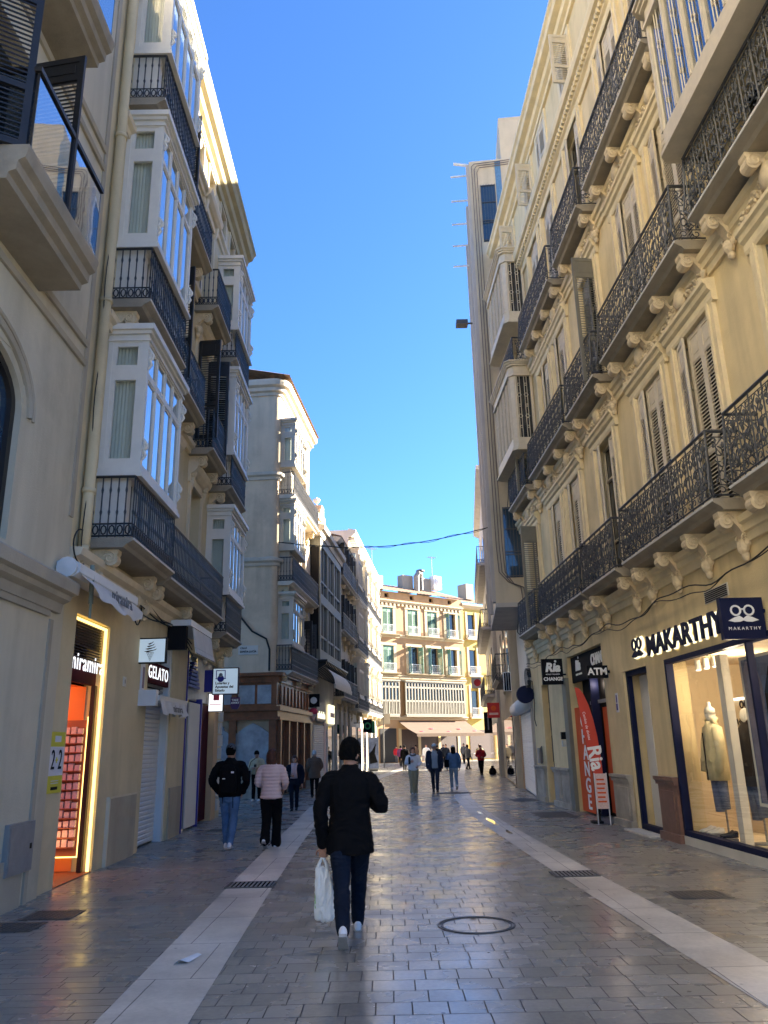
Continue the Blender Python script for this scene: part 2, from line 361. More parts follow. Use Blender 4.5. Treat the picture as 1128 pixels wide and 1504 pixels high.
# ================================================================== ground
def ribbon(name, left, right, z, m):
    mb = MB()
    for (a, b, c, d) in zip(left, left[1:], right[1:], right): mb.poly([(*a, z), (*d, z), (*c, z), (*b, z)])
    return struct(name, mb, m)
struct('street_paving', MB().poly([(-400, -300, 0), (400, -300, 0), (400, 900, 0), (-400, 900, 0)]), 'stone_side')
LS = [(-1.55, -12), (-1.86, 3), (-1.99, 6), (-2.13, 11), (-2.25, 16), (-2.30, 20), (-2.42, 25), (-2.1, 32), (-1.25, 43.8), (.35, 59.5), (1.6, 72)]
LI = [(-.95, -12), (-1.25, 3), (-1.36, 6), (-1.54, 11), (-1.68, 16), (-1.74, 20), (-1.82, 25), (-1.5, 32), (-.62, 43.8), (1.0, 59.5), (2.2, 72)]
RI = [(3.1, -12), (2.58, 3), (2.46, 6), (2.24, 11.5), (2.05, 18.4), (2.02, 22), (2.1, 27), (2.55, 34), (3.4, 44), (4.9, 59.5), (6.1, 72)]
RO = [(3.65, -12), (3.12, 3), (3.0, 6), (2.76, 11.5), (2.58, 18.4), (2.55, 22), (2.65, 27), (3.1, 34), (3.95, 44), (5.45, 59.5), (6.6, 72)]
ribbon('roadway', LI, RI, .004, 'stone_mid')
ribbon('kerb_strip', LS, LI, .008, 'stone_strip'); ribbon('kerb_strip', RI, RO, .008, 'stone_strip')
pud = MB(); ang = [2*math.pi*i/26 for i in range(26)]
for (cx, cy, lx, ly, sk) in ((2.30, 19.2, .06, .9, -.02), (2.29, 21.6, .05, .5, 0.0), (2.36, 16.9, .04, .4, 0)):
    pud.poly([(cx+lx*math.cos(a)*(1+.25*math.sin(3*a+cy))+sk*math.sin(a), cy+ly*math.sin(a)*(1+.15*math.cos(5*a)), .011) for a in ang])
struct('water', pud, 'water')

def grate(label, c, wx, wy, n, rz=0):
    t = thing('drain_grate', label, 'drain grate', (c[0], c[1], .009), rz, 'drain gratings across the pale strips')
    f = MB(); f.box(-wx/2, wx/2, -wy/2, -wy/2+.03, 0, .012); f.box(-wx/2, wx/2, wy/2-.03, wy/2, 0, .012); f.box(-wx/2, -wx/2+.03, -wy/2+.03, wy/2-.03, 0, .012); f.box(wx/2-.03, wx/2, -wy/2+.03, wy/2-.03, 0, .012)
    f.build('frame', 'metal_dark', t)
    MB().box(-wx/2+.03, wx/2-.03, -wy/2+.03, wy/2-.03, 0, .002).build('pit', 'pit', t)
    b = MB()
    for i in range(n):
        x = -wx/2+.03+(wx-.06)*(i+.5)/n; b.box(x-.011, x+.011, -wy/2+.03, wy/2-.03, .002, .011)
    b.build('bars', 'metal_grey', t)
grate('black iron drain grate in the pale strip behind the pink jacket woman', (-1.85, 11.2), .62, .46, 10)
grate('black iron drain grate set in the pale strip on the shop window side', (2.45, 11.5), .60, .46, 10)
t = thing('manhole_ring', 'round iron manhole rim filled with paving stones in mid street', 'manhole', (.82, 8.57, .006))
mb = MB(); mb.lathe([(.34, .0), (.34, .006), (.351, .006), (.351, 0)], n=48, caps=False); mb.build('inner_ring', 'metal_dark', t)
mb = MB(); mb.lathe([(.365, .0), (.365, .007), (.384, .007), (.384, 0)], n=48, caps=False); mb.build('outer_ring', 'metal_dark', t)
mb = MB().box(-.03, .03, .3, .345, .008, .016); mb.build('lifting_lug', 'metal_dark', t)
def cover(label, c, wx, wy, rz=0):
    t = thing('access_cover', label, 'manhole cover', (c[0], c[1], .004), rz, 'iron covers in the pavement')
    MB().box(-wx/2, wx/2, -wy/2, wy/2, 0, .004).build('rim', 'metal_dark', t)
    b = MB()
    nx, ny = int(wx/.06), int(wy/.06)
    for i in range(nx):
        for j in range(ny):
            x = -wx/2+.03+(wx-.06)*(i+.5)/nx; y = -wy/2+.03+(wy-.06)*(j+.5)/ny; b.box(x-.02, x+.02, y-.02, y+.02, .004, .007)
    b.build('lid', 'metal_dark', t)
cover('rusty square cover just outside the orange sweet shop door', (-3.76, 9.55), .56, .5)
cover('dark square cover under the grey utility hatch of the cream wall', (-3.93, 8.95), .55, .45)
cover('dark rectangular cover below the lit clothes shop window', (3.52, 9.9), .62, .5)
cover('dark cover on the pavement before the orange change office', (4.0, 20.6), .9, 1.5)
cover('dark cover near the white roller shutter further up the street', (4.15, 26.0), .8, 1.2)
cover('flat grey plate in mid street near the oncoming walkers', (2.35, 30.3), 1.2, .9)
cover('dark cover in the side lane by the man in blue jeans', (-3.7, 18.6), .7, .5)
mb = MB(); mb.poly([(0, 0, 0), (.05, .02, .03), (.13, .34, .012), (.09, .36, .0)]); mb.poly([(.05, .02, .03), (.12, .05, .004), (.17, .31, .002), (.13, .34, .012)])
tag(mb.build('paper_scrap', 'metal_white', None, (-1.84, 7.3, .012)), 'scrap of white paper litter lying on the pale strip', 'litter')

# ================================================================== right: ochre building (R1)
bR = thing('ochre_building', 'ochre apartment house with black iron balconies above the clothes shop', 'building', FR, FRr)
X0, X1, TOP = -11.7, 9.2, 19.7
LV = [4.98, 9.22, 13.4]; WC = [-9.6, -6.55, -4.65, -1.9, .95, 2.95, 5.9, 8.2]; WW, WH = 1.32, 3.15
holes = [(c-WW/2, c+WW/2, z, z+WH) for z in LV for c in WC]
ATT = 17.55; holes += [(c-.5, c+.5, ATT, ATT+1.55) for c in WC]
G = [(0.0, 5.2, .14, 3.1), (-2.45, -1.02, -.1, 3.1), (-6.95, -3.8, -.1, 3.88), (-10.3, -9.35, -.1, 3.4), (6.2, 8.2, -.1, 3.2)]
wl = MB(); wl.wall(X0, X1, -.1, TOP, holes+G, .38)
wl.poly([(X0, 0, 0), (X0, 12, 0), (X0, 12, TOP), (X0, 0, TOP)]); wl.poly([(X1, 0, 0), (X1, 12, 0), (X1, 12, TOP), (X1, 0, TOP)])
wl.poly([(X0, 0, TOP), (X1, 0, TOP), (X1, 12, TOP), (X0, 12, TOP)]); wl.poly([(X0, 12, 0), (X1, 12, 0), (X1, 12, TOP), (X0, 12, TOP)])
wl.build('wall', 'ochre', bR)
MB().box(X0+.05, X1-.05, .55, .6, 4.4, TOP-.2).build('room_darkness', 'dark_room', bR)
# mouldings
def cornice(zb, prof, m, name, parent, a, b):
    return MB().prism_x([(-y, zb+z) for y, z in prof], a, b).build(name, m, parent)
cornice(19.35, [(-.0, 0), (.08, .0), (.1, .1), (.2, .14), (.24, .26), (.40, .30), (.44, .42), (.50, .46), (.50, .56), (0, .56)], 'ochre_trim', 'cornice', bR, X0-.12, X1)
cornice(16.55, [(0, 0), (.06, 0), (.08, .16), (.16, .2), (.18, .42), (.30, .46), (.34, .58), (.34, .66), (.2, .72), (0, .76)], 'ochre_trim', 'string_course', bR, X0-.08, X1)
for z in LV: cornice(z-.62, [(0, 0), (.05, 0), (.06, .12), (.1, .14), (.1, .24), (.15, .27), (.17, .36), (0, .38)], 'ochre_trim', 'string_course', bR, X0-.05, X1)
mb = MB()
x = X0
while x < 9: mb.box(x, x+.07, -.245, -.17, 16.80, 16.93); x += .15
mb.build('dentil_trim', 'ochre_trim', bR)
# window surround (shared mesh), local origin at bottom centre
def surround_mesh(w, h):
    mb = MB()
    for s_ in (-1, 1):
        xa, xb = sorted((s_*w/2, s_*(w/2+.2))); mb.box(xa, xb, -.07, 0, 0, h+.05)
        xa, xb = sorted((s_*(w/2+.03), s_*(w/2+.09))); mb.box(xa, xb, -.1, -.07, 0, h+.05)
    mb.prism_x([(0, h), (-.07, h), (-.09, h+.05), (-.09, h+.16), (-.14, h+.2), (-.16, h+.27), (-.2, h+.3), (-.2, h+.36), (0, h+.4)], -w/2-.27, w/2+.27)
    return mb.mesh('surround', 'ochre_trim')
def ornament_mesh(seed, w=1.7, h=.42):
    rnd = random.Random(seed); mb = MB()
    mb.ell((0, -.08, h*.5), (.17, .1, .2), 10, 6)
    for s_ in (-1, 1):
        xx = .18
        while xx < w/2:
            r = rnd.uniform(.07, .13); cz = h*rnd.uniform(.25, .6)*(1-.35*xx/(w/2))
            a0 = rnd.uniform(0, 6.28); pts = [(s_*x_, y_, z_) for x_, y_, z_ in arc(xx, cz, r, a0, a0+4.4*rnd.choice((1, -1)), 9, -.05, .55)]
            mb.tube(pts, [.042-.0025*i for i in range(10)], 5)
            for q in range(3):
                mb.ell((s_*(xx+rnd.uniform(-.06, .06)), -.04-rnd.uniform(0, .05), cz+rnd.uniform(-.08, .1)), (rnd.uniform(.025, .06), .04, rnd.uniform(.02, .05)), 6, 4)
            xx += r*1.15
    for q in range(16):
        xx = rnd.uniform(-w/2, w/2); mb.ell((xx, -.03, h*.12), (.07, .035, .04), 6, 4)
    return mb.mesh('ornament', 'orn', True)
SUR = surround_mesh(WW, WH); ORN = [ornament_mesh(k) for k in range(3)]
def shutter_mesh(w, h, m, dx=1, slats=True):       # hinge at x=0, leaf extends to dx*w
    mb = MB(); st = .075
    def bx(a, b, y0, y1, c, d):
        a, b = sorted((dx*a, dx*b)); mb.box(a, b, y0, y1, c, d)
    bx(0, st, -.02, .02, 0, h); bx(w-st, w, -.02, .02, 0, h)
    rails = [0, h*.32, h*.84, h-.08]
    for r in rails: bx(st, w-st, -.02, .02, r, r+.08)
    bx(st, w-st, -.008, .008, h*.84+.08, h-.08); bx(st+.05, w-st-.05, -.016, -.008, h*.84+.12, h-.12)
    for a, b in ((rails[0]+.08, rails[1]), (rails[1]+.08, rails[2])):
        if not slats: bx(st, w-st, -.006, .006, a, b); continue
        z = a+.015
        while z < b-.03:
            xa, xb = sorted((dx*st, dx*(w-st))); mb.add([(xa, -.018, z), (xb, -.018, z), (xb, .014, z+.02), (xa, .014, z+.02), (xa, -.018, z+.018), (xb, -.018, z+.018), (xb, .014, z+.038), (xa, .014, z+.038)],
                   [(0, 1, 2, 3), (4, 7, 6, 5), (0, 4, 5, 1), (2, 6, 7, 3)]); z += .062
    return mb.mesh('shutter', m)
SH3 = shutter_mesh(.445, WH-.04, 'shutter_paint', -1); SH4 = shutter_mesh(.435, WH-.04, 'shutter_paint', 1)
SHL = shutter_mesh(WW/2-.01, WH-.04, 'shutter_paint', 1); SHR = shutter_mesh(WW/2-.01, WH-.04, 'shutter_paint', -1)
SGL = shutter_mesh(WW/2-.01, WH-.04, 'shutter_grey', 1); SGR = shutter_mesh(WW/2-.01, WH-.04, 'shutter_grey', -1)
def glazed_mesh(w, h, nx, zs, fw=.06, name='casement', m='shutter_paint', depth=.05):
    mb = MB(); mb.box(-w/2, -w/2+fw, -depth/2, depth/2, 0, h); mb.box(w/2-fw, w/2, -depth/2, depth/2, 0, h)
    mb.box(-w/2+fw, w/2-fw, -depth/2, depth/2, 0, fw*1.4); mb.box(-w/2+fw, w/2-fw, -depth/2, depth/2, h-fw, h)
    iw = w-2*fw
    xsd = [-w/2+fw+iw*i/nx for i in range(1, nx)]
    for x_ in xsd: mb.box(x_-fw*.5, x_+fw*.5, -depth/2, depth/2, fw*1.4, h-fw)
    edges = [-w/2+fw]+[v for x_ in xsd for v in (x_-fw*.5, x_+fw*.5)]+[w/2-fw]
    for z in zs:
        for a, b in zip(edges[::2], edges[1::2]): mb.box(a, b, -depth*.4, depth*.4, z-fw*.4, z+fw*.4)
    return mb.mesh(name, m)
CAS = glazed_mesh(WW, WH, 2, [WH*.3, WH*.75]); PANE = MB().box(-WW/2, WW/2, .0, .01, 0, WH).mesh('pane', 'pane_dark')
rw = random.Random(3)
STATE = {(0, 0): (-80, 95), (0, 1): (-85, 4), (0, 2): (-85, 5), (0, 3): (-80, 8), (0, 4): (-80, 3), (0, 5): (3, 3), (0, 6): (-80, 4), (0, 7): (4, 4),
         (1, 0): (4, 95), (1, 1): (12, 5), (1, 2): (5, 95), (1, 3): (4, 96), (1, 4): (3, 3), (1, 5): (6, 4), (1, 6): (-80, 5), (2, 0): (4, 4), (2, 1): (4, 4), (2, 2): (4, 4), (2, 3): (5, 90), (2, 4): (4, 4), (2, 5): (4, 4), (2, 6): (4, 4)}
for lv, z in enumerate(LV):
    for ci, c in enumerate(WC[:8]):
        w_ = inst('window', SUR, bR, (c, 0, z))
        inst('pane', PANE, w_, (0, .17, 0)); inst('casement', CAS, w_, (0, .135, 0))
        inst('ornament', ORN[(ci+lv) % 3], w_, (0, -.06, WH+.36))
        a, b = STATE.get((lv, ci), (rw.choice((3, 8, 95)), rw.choice((3, 10, 100))))
        if (lv, ci) in ((0, 1), (0, 2), (0, 3), (0, 4), (0, 5), (1, 4), (1, 5), (1, 2), (2, 4), (2, 3), (2, 5)):      # folding leaves: two flat, one edge-on
            inst('shutter', SH3, w_, (WW/2-.005, .02, .02), (0, 0, R_(2))); inst('shutter', SH3, w_, (WW/2-.455, .02, .02), (0, 0, R_(2 if ci in (4, 5) else -40 if ci == 3 else 3)))
            inst('shutter', SH4, w_, (-WW/2+.005, -.01, .02), (0, 0, -R_((13, 9, 11)[ci % 3]))); continue
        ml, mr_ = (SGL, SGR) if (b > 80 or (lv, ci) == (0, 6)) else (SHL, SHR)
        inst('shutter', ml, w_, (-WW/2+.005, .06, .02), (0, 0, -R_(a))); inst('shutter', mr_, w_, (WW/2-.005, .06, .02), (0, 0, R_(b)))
ASUR = MB()
for s_ in (-1, 1):
    xa, xb = sorted((s_*.5, s_*.64)); ASUR.box(xa, xb, -.05, 0, -.1, 1.65)
ASUR.box(-.64, .64, -.05, 0, 1.65, 1.78); ASUR.box(-.68, .68, -.09, 0, -.2, -.1)
ASUR = ASUR.mesh('surround', 'ochre_trim')
ASL = shutter_mesh(.49, 1.53, 'shutter_paint', 1); ASR = shutter_mesh(.49, 1.53, 'shutter_paint', -1); APN = MB().box(-.5, .5, 0, .01, 0, 1.55).mesh('pane', 'pane_dark')
ACS = glazed_mesh(1.0, 1.55, 2, [.5, 1.0], .05)
for ci, c in enumerate(WC[:7]):
    w_ = inst('attic_window', ASUR, bR, (c, 0, ATT)); inst('pane', APN, w_, (0, .3, 0)); inst('casement', ACS, w_, (0, .26, 0))
    inst('shutter', ASL, w_, (-.495, -.03, .01), (0, 0, -R_(rw.choice((6, 100, 150))))); inst('shutter', ASR, w_, (.495, -.03, .01), (0, 0, R_(rw.choice((6, 95, 150)))))
# corbel
def corbel_mesh(w=.2, d=.46, h=.5, m='orn'):
    mb = MB(); pr = [(0, 0), (-d, 0), (-d, -.06)]
    for p in arc(-d+.10, -.15, .10, math.pi*.8, math.pi*2.05, 8): pr.append((p[0], p[2]))
    for t_ in np.linspace(.15, 1, 8):
        pr.append((-d+.2+(d-.28)*t_, -.17-(h-.2)*(t_**1.7)))
    pr += [(-.03, -h-.03), (0, -h)]
    mb.prism_x(pr, -w/2, w/2)
    for s_ in (-1, 1):
        sp_ = [(s_*(w/2+.008), p[0], p[2]) for p in arc(-d+.12, -.13, .10, 0.3, 10.5, 22, 0, .82)]; mb.tube(sp_, .014, 4)
        sp_ = [(s_*(w/2+.008), p[0], p[2]) for p in arc(-.09, -h+.06, .06, 0.3, 9, 14, 0, .8)]; mb.tube(sp_, .012, 4)
    mb.lathe([(.02, -w/2-.012), (.075, -w/2-.008), (.075, w/2+.008), (.02, w/2+.012)], (0, -d+.09, -.13), 12, 'x')
    mb.ell((0, -.09, -h-.06), (.1, .09, .12), 8, 6); mb.ell((0, -.07, -h-.19), (.06, .06, .08), 8, 5); mb.ell((-.07, -.06, -h-.02), (.06, .06, .06), 7, 5); mb.ell((.07, -.06, -h-.02), (.06, .06, .06), 7, 5)
    return mb.mesh('corbel', m)
COR = corbel_mesh(.17, .42, .44); COR2 = corbel_mesh(.17, .40, .36)
# ornate railing: repeats of a scrolled panel
def ornate(mb, p0, p1, h, seed=0, rich=1.0):
    p0 = Vector(p0); p1 = Vector(p1); d = p1-p0; Ln = d.length; d.normalize()
    n = max(1, round(Ln/.36)); pw = Ln/n; nrm = Vector((d.y, -d.x, 0))
    def P(u, z, o=0.0): return p0+d*u+Vector((0, 0, z))+nrm*o
    mb.tube([P(0, h), P(Ln, h)], .026, 6); mb.tube([P(0, h-.09), P(Ln, h-.09)], .010, 4); mb.tube([P(0, .05), P(Ln, .05)], .016, 4); mb.tube([P(0, .2), P(Ln, .2)], .009, 4)
    def sc(cu, cz, r, a0, a1, k=9, th=.011, grow=.7, o=0.0):
        mb.tube([P(cu+q[0], cz+q[2], o) for q in arc(0, 0, r, a0, a1, k, 0, grow)], th, 4)
    for i in range(n):
        u = i*pw; c = u+pw/2
        mb.tube([P(u, 0), P(u, h)], .013, 4); mb.tube([P(u+pw*.27, .2), P(u+pw*.27, h-.09)], .008, 4); mb.tube([P(u+pw*.73, .2), P(u+pw*.73, h-.09)], .008, 4)
        zc = h*.52
        for s_ in (-1, 1):
            sc(c+s_*.085, zc+.17, .085, math.pi/2, math.pi/2+s_*5.6, 10); sc(c+s_*.085, zc-.17, .085, -math.pi/2, -math.pi/2-s_*5.6, 10)
            sc(c+s_*.075, zc, .07, 0, s_*5.0, 7, .010); sc(c+s_*.13, h-.15, .045, 0, 6.0, 6, .008, .3); sc(c+s_*.10, .125, .06, math.pi, math.pi+s_*5.2, 7, .009, .5)
            mb.tube([P(c, .2), P(c+s_*.14, .32), P(c+s_*.05, .46), P(c+s_*.15, zc+.05)], .009, 4)
            mb.tube([P(c, h-.1), P(c+s_*.12, h-.24), P(c+s_*.04, h-.36)], .009, 4)
            mb.ell(P(c+s_*.14, zc+.27, -.012), (.022, .022, .035), 5, 4); mb.ell(P(c+s_*.15, zc-.26, -.012), (.024, .024, .035), 5, 4)
        mb.ell(P(c, zc, -.016), (.034, .026, .06), 6, 4); mb.ell(P(c, h*.8, -.014), (.026, .022, .05), 6, 4); mb.ell(P(c, h*.3, -.014), (.026, .022, .04), 6, 4)
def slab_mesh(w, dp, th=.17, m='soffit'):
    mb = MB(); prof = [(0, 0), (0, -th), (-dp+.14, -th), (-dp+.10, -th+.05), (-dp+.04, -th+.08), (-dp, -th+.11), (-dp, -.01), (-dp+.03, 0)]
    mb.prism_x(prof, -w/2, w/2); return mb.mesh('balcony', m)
EDGE = {}
def r_balcony(a, b, z, dp=.52, h=1.02, ncor=3, cor=None, mat_='iron_grey'):
    w_ = b-a; k = (round(w_, 2), dp, h)
    if k not in EDGE:
        rl = MB(); ornate(rl, (-w_/2+.03, -dp+.04, 0), (w_/2-.03, -dp+.04, 0), h); ornate(rl, (-w_/2+.03, 0, 0), (-w_/2+.03, -dp+.04, 0), h); ornate(rl, (w_/2-.03, -dp+.04, 0), (w_/2-.03, 0, 0), h)
        for s_ in (-1, 1):                  # belly brackets at the corners
            rl.tube([(s_*(w_/2-.03), -dp+.04, .02), (s_*(w_/2+.03), -dp-.04, .12), (s_*(w_/2+.0), -dp-.0, .4), (s_*(w_/2-.03), -dp+.04, h)], .016, 5)
        lip = MB().prism_x([(-dp-.012, -.05), (-dp-.012, -.015), (-dp, -.015), (-dp, -.05)], -w_/2-.0, w_/2)
        EDGE[k] = (slab_mesh(w_, dp), rl.mesh('railing', mat_), lip.mesh('slab_edge', 'canvas'))
    sl, rl, lip = EDGE[k]
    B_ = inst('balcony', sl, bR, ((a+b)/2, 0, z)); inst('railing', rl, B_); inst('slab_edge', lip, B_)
    for i in range(ncor):
        x_ = -w_/2+.2+(w_-.4)*i/(ncor-1) if ncor > 1 else 0
        inst('corbel', cor or COR, B_, (x_, -.0, -.17))
    return B_
BAL = {0: [(-10.6, -8.1, 2), (-7.5, -3.2, 4), (-3.05, -.65, 2), (-.2, 3.85, 4), (4.4, 7.3, 3), (7.5, 9.1, 2)], 1: [(-10.8, -8.1, 2), (-7.5, -3.4, 4), (-3.05, -.75, 2), (-.2, 3.85, 4), (4.4, 7.3, 3), (7.5, 9.1, 2)], 2: [(-10.8, -8.5, 2), (-7.4, -3.6, 4), (-3.0, -.65, 2), (-.1, 3.7, 4), (4.4, 7.3, 3), (7.5, 9.1, 2)]}
for lv, bs in BAL.items():
    for a, b, n_ in bs: r_balcony(a, b, LV[lv]-.01, ncor=n_)
# enclosed bays (three of them: two far, one near)
def rbay(xa, xb, zb, zt, glassm, frame='shutter_paint'):
    w_ = xb-xa; dp = .74; h = zt-zb; mb = MB(); c = .14
    # base tray and cornice, chamfered plan
    def plan(e): return [(-w_/2-e, 0), (-w_/2-e, -dp+c-e), (-w_/2+c-e, -dp-e), (w_/2-c+e, -dp-e), (w_/2+e, -dp+c-e), (w_/2+e, 0)]
    for z0, z1, e in ((0, .06, .05), (.06, .12, .02), (h-.5, h-.44, .04), (h-.16, h-.1, .06), (h-.1, h-.04, .1), (h-.04, h, .14)): mb.prism_z(plan(e), z0, z1)
    mb.prism_z(plan(0), h-.44, h-.16)
    ph = .42; mb.prism_z(plan(-.01), .12, ph)
    n = 5
    for i in range(n+1):
        x_ = -w_/2+c+(w_-2*c)*i/n; mb.box(x_-.03, x_+.03, -dp, -dp+.08, ph, h-.5)
    for s_ in (-1, 1):
        mb.prism_z([(s_*(w_/2-c), -dp), (s_*w_/2, -dp+c), (s_*(w_/2-.05), -dp+c+.03), (s_*(w_/2-c-.05), -dp+.06)], ph, h-.5)
        for y_ in (-dp+c+.03, -.06): mb.box(*sorted((s_*(w_/2-.07), s_*w_/2)), y_-.04, y_+.04, ph, h-.5)
        mb.box(*sorted((s_*(w_/2-.012), s_*(w_/2+.01))), -dp+c+.1, -.12, h-.4, h-.2)
    o = mb.build('bay_window', frame, bR, ((xa+xb)/2, 0, zb))
    g = MB(); lat = MB()
    g.poly([(-w_/2+c, -dp+.05, ph), (w_/2-c, -dp+.05, ph), (w_/2-c, -dp+.05, h-.5), (-w_/2+c, -dp+.05, h-.5)])
    for s_ in (-1, 1): g.box(*sorted((s_*(w_/2-.05), s_*(w_/2-.055))), -dp+c+.07, -.1, ph, h-.5)
    g.build('pane', glassm, o)
    def strip(pf):
        zz = ph
        for off in (-.04, .04): lat.tube([pf(off, ph), pf(off, h-.5)], .012, 4)
        k = 0
        while zz < h-.62:
            zz += .36; r = .058 if k % 2 else .04
            lat.tube([pf(r*math.cos(q), zz+r*math.sin(q)) for q in np.linspace(0, 6.0, 9)], .013, 4, True); k += 1
    for i in range(n):
        x_ = -w_/2+c+(w_-2*c)*(i+.5)/n; strip(lambda a, z, x_=x_: (x_+a, -dp+.03, z))
    for s_ in (-1, 1):
        for y_ in (-.24, -.46): strip(lambda a, z, y_=y_, s_=s_: (s_*(w_/2-.03), y_+a, z))
    lat.build('lattice', frame, o)
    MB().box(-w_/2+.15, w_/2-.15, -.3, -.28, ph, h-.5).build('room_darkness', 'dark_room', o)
    return o
rbay(-11.2, -8.15, 14.75, 17.5, 'pane_dark'); rbay(-11.2, -8.15, 10.35, 13.35, 'pane_dark'); rbay(4.3, 7.3, 10.3, 13.3, 'glass'); rbay(4.3, 7.3, 14.7, 17.6, 'glass')

# ground floor plinths, doors
def panel_plinth(parent, a, b, m, h=1.05, nm='plinth'):
    mb = MB(); mb.box(a, b, -.07, 0, .14, h-.14); mb.box(a-.04, b+.04, -.12, 0, 0, .14); mb.prism_x([(0, h), (-.14, h), (-.14, h-.05), (-.1, h-.09), (-.1, h-.14), (0, h-.14)], a-.04, b+.04)
    mb.box(a+.12, b-.12, -.085, -.07, .24, h-.24) if b-a > .5 else None
    return mb.build(nm, m, parent)
panel_plinth(bR, -.9, -.05, 'marble_pink', 1.08)
for a, b in ((-3.65, -2.55), (-8.35, -7.35), (-9.25, -8.45), (-11.6, -10.45)): panel_plinth(bR, a, b, 'stone_plinth', 1.03)
mb = MB(); mb.box(-7.35, -6.95, -.1, 0, 0, 3.35); mb.build('pilaster', 'greenish', bR)
MB().box(-10.3, -9.35, .2, .26, .02, 3.4).build('door', 'wood_dark', bR)
d = MB()
for i in range(2):
    for z0, z1 in ((.25, 1.0), (1.15, 1.9), (2.05, 2.7), (2.85, 3.3)):
        xa = -10.22+i*.46; d.box(xa, xa+.36, .17, .2, z0, z1); d.box(xa+.07, xa+.29, .155, .17, z0+.08, z1-.08)
d.build('door_panels', 'wood_dark', bR)
MB().box(2.0, 2.84, -.012, 0, 3.76, 3.96).build('vent_frame', 'plaster_white', bR)
v = MB()
for i in range(6): v.box(2.03, 2.81, -.02, -.012, 3.775+i*.03, 3.79+i*.03)
v.build('vent', 'black', bR)
MB().box(-2.45, -1.02, -.3, .0, 0.0, .03).build('doorstep', 'plaster_white', bR)
# shop: clothes
def frame_rect(mb, x0, x1, z0, z1, t, y0, y1):
    mb.box(x0, x1, y0, y1, z1-t, z1); mb.box(x0, x1, y0, y1, z0, z0+t); mb.box(x0, x0+t, y0, y1, z0+t, z1-t); mb.box(x1-t, x1, y0, y1, z0+t, z1-t)
f = MB(); frame_rect(f, 0, 5.2, .14, 3.1, .085, -.03, .1); f.box(3.1, 3.16, -.02, .08, .225, 3.015); f.build('window_frame', 'navy', bR)
MB().poly([(.085, .04, .225), (5.115, .04, .225), (5.115, .04, 3.015), (.085, .04, 3.015)]).build('pane', 'glass_clear', bR)
MB().box(0, 5.2, -.04, .0, .0, .138).build('window_base', 'plaster_white', bR)
r = MB(); r.poly([(-.98, .39, .16), (5.18, .39, .16), (5.18, 2.6, .16), (-.98, 2.6, .16)]); r.poly([(-.98, 2.6, .16), (5.18, 2.6, .16), (5.18, 2.6, 3.08), (-.98, 2.6, 3.08)])
r.poly([(-.98, .39, .16), (-.98, 2.6, .16), (-.98, 2.6, 3.08), (-.98, .39, 3.08)]); r.poly([(5.18, .38, .16), (5.18, 2.6, .16), (5.18, 2.6, 3.08), (5.18, .38, 3.08)]); r.poly([(-.98, .39, 3.08), (5.18, .39, 3.08), (5.18, 2.6, 3.08), (-.98, 2.6, 3.08)])
r.build('shop_interior', 'shop_cream', bR)
MB().box(-.2, 5.0, 1.2, 1.26, .17, 2.35).build('display_panel', 'shop_cream', bR)
MB().box(-.2, 5.0, 1.16, 1.2, 2.36, 2.4).build('light_strip', 'led_white', bR); MB().box(.9, 5.0, 1.15, 1.19, .98, 1.0).build('light_strip', 'led_white', bR)
lt = textmesh('MAKARTHY', .17, 'text_black', .004, spacing=1.35); inst('wall_lettering', lt, bR, (.28, 1.19, 1.98), (math.pi/2, 0, 0))
def moustache(parent, x, y, z, s, m, name='moustache_emblem', n=14):
    mb = MB()
    for k in (-1, 1):
        mb.tube([(k*.105*s+.075*s*math.cos(q), 0, .1*s+.075*s*math.sin(q)) for q in np.linspace(0, 2*math.pi, n, endpoint=False)], .017*s, 5, True)
        mb.prism_y([(0, -.03*s), (k*.06*s, .015*s), (k*.14*s, -.01*s), (k*.24*s, -.06*s), (k*.14*s, -.085*s), (k*.05*s, -.08*s), (0, -.06*s)][::k], -.01*s, .012*s)
    mb.tube([(-.03*s, 0, .12*s), (.03*s, 0, .12*s)], .013*s, 4)
    return mb.build(name, m, parent, (x, y, z))
moustache(bR, .28, 1.19, 2.2, .8, 'text_black')
for i, x_ in enumerate((.2, .55, .9)):
    MB().lathe([(.05, 0), (.055, -.16), (.05, -.17)], (x_, .5, 3.06), 10).build('spotlight', 'shop_white', bR); MB().lathe([(.043, 0), (.043, -.006)], (x_, .5, 2.885), 10).build('spotlight_lens', 'led_white', bR)
def lamp(name, loc, parent, energy, col, size=.3, kind='POINT', rot=(0, 0, 0)):
    l = bpy.data.lights.new(name, kind); l.energy = energy; l.color = col
    if kind == 'AREA': l.size = size
    else: l.shadow_soft_size = size
    o = bpy.data.objects.new(name, l); COL.objects.link(o); o.parent = parent; o.location = loc; o.rotation_euler = rot
    return o
for x_ in (1.1, 3.6): lamp('shop_spot_light', (x_, .75, 2.8), bR, 8, (1, .80, .56), .12)
f = MB(); frame_rect(f, -2.45, -1.02, .02, 3.1, .1, .06, .16); f.build('door_frame', 'navy', bR)
MB().box(-2.35, -1.12, .36, .37, .03, 3.0).build('door_leaf', 'shop_cream', bR)
f = MB(); frame_rect(f, -1.75, -1.13, .03, 1.75, .05, .33, .36); f.build('door_panel', 'shop_white', bR)
MB().box(-2.34, -1.9, .30, .36, .03, 3.0).build('door_edge', 'shop_white', bR)
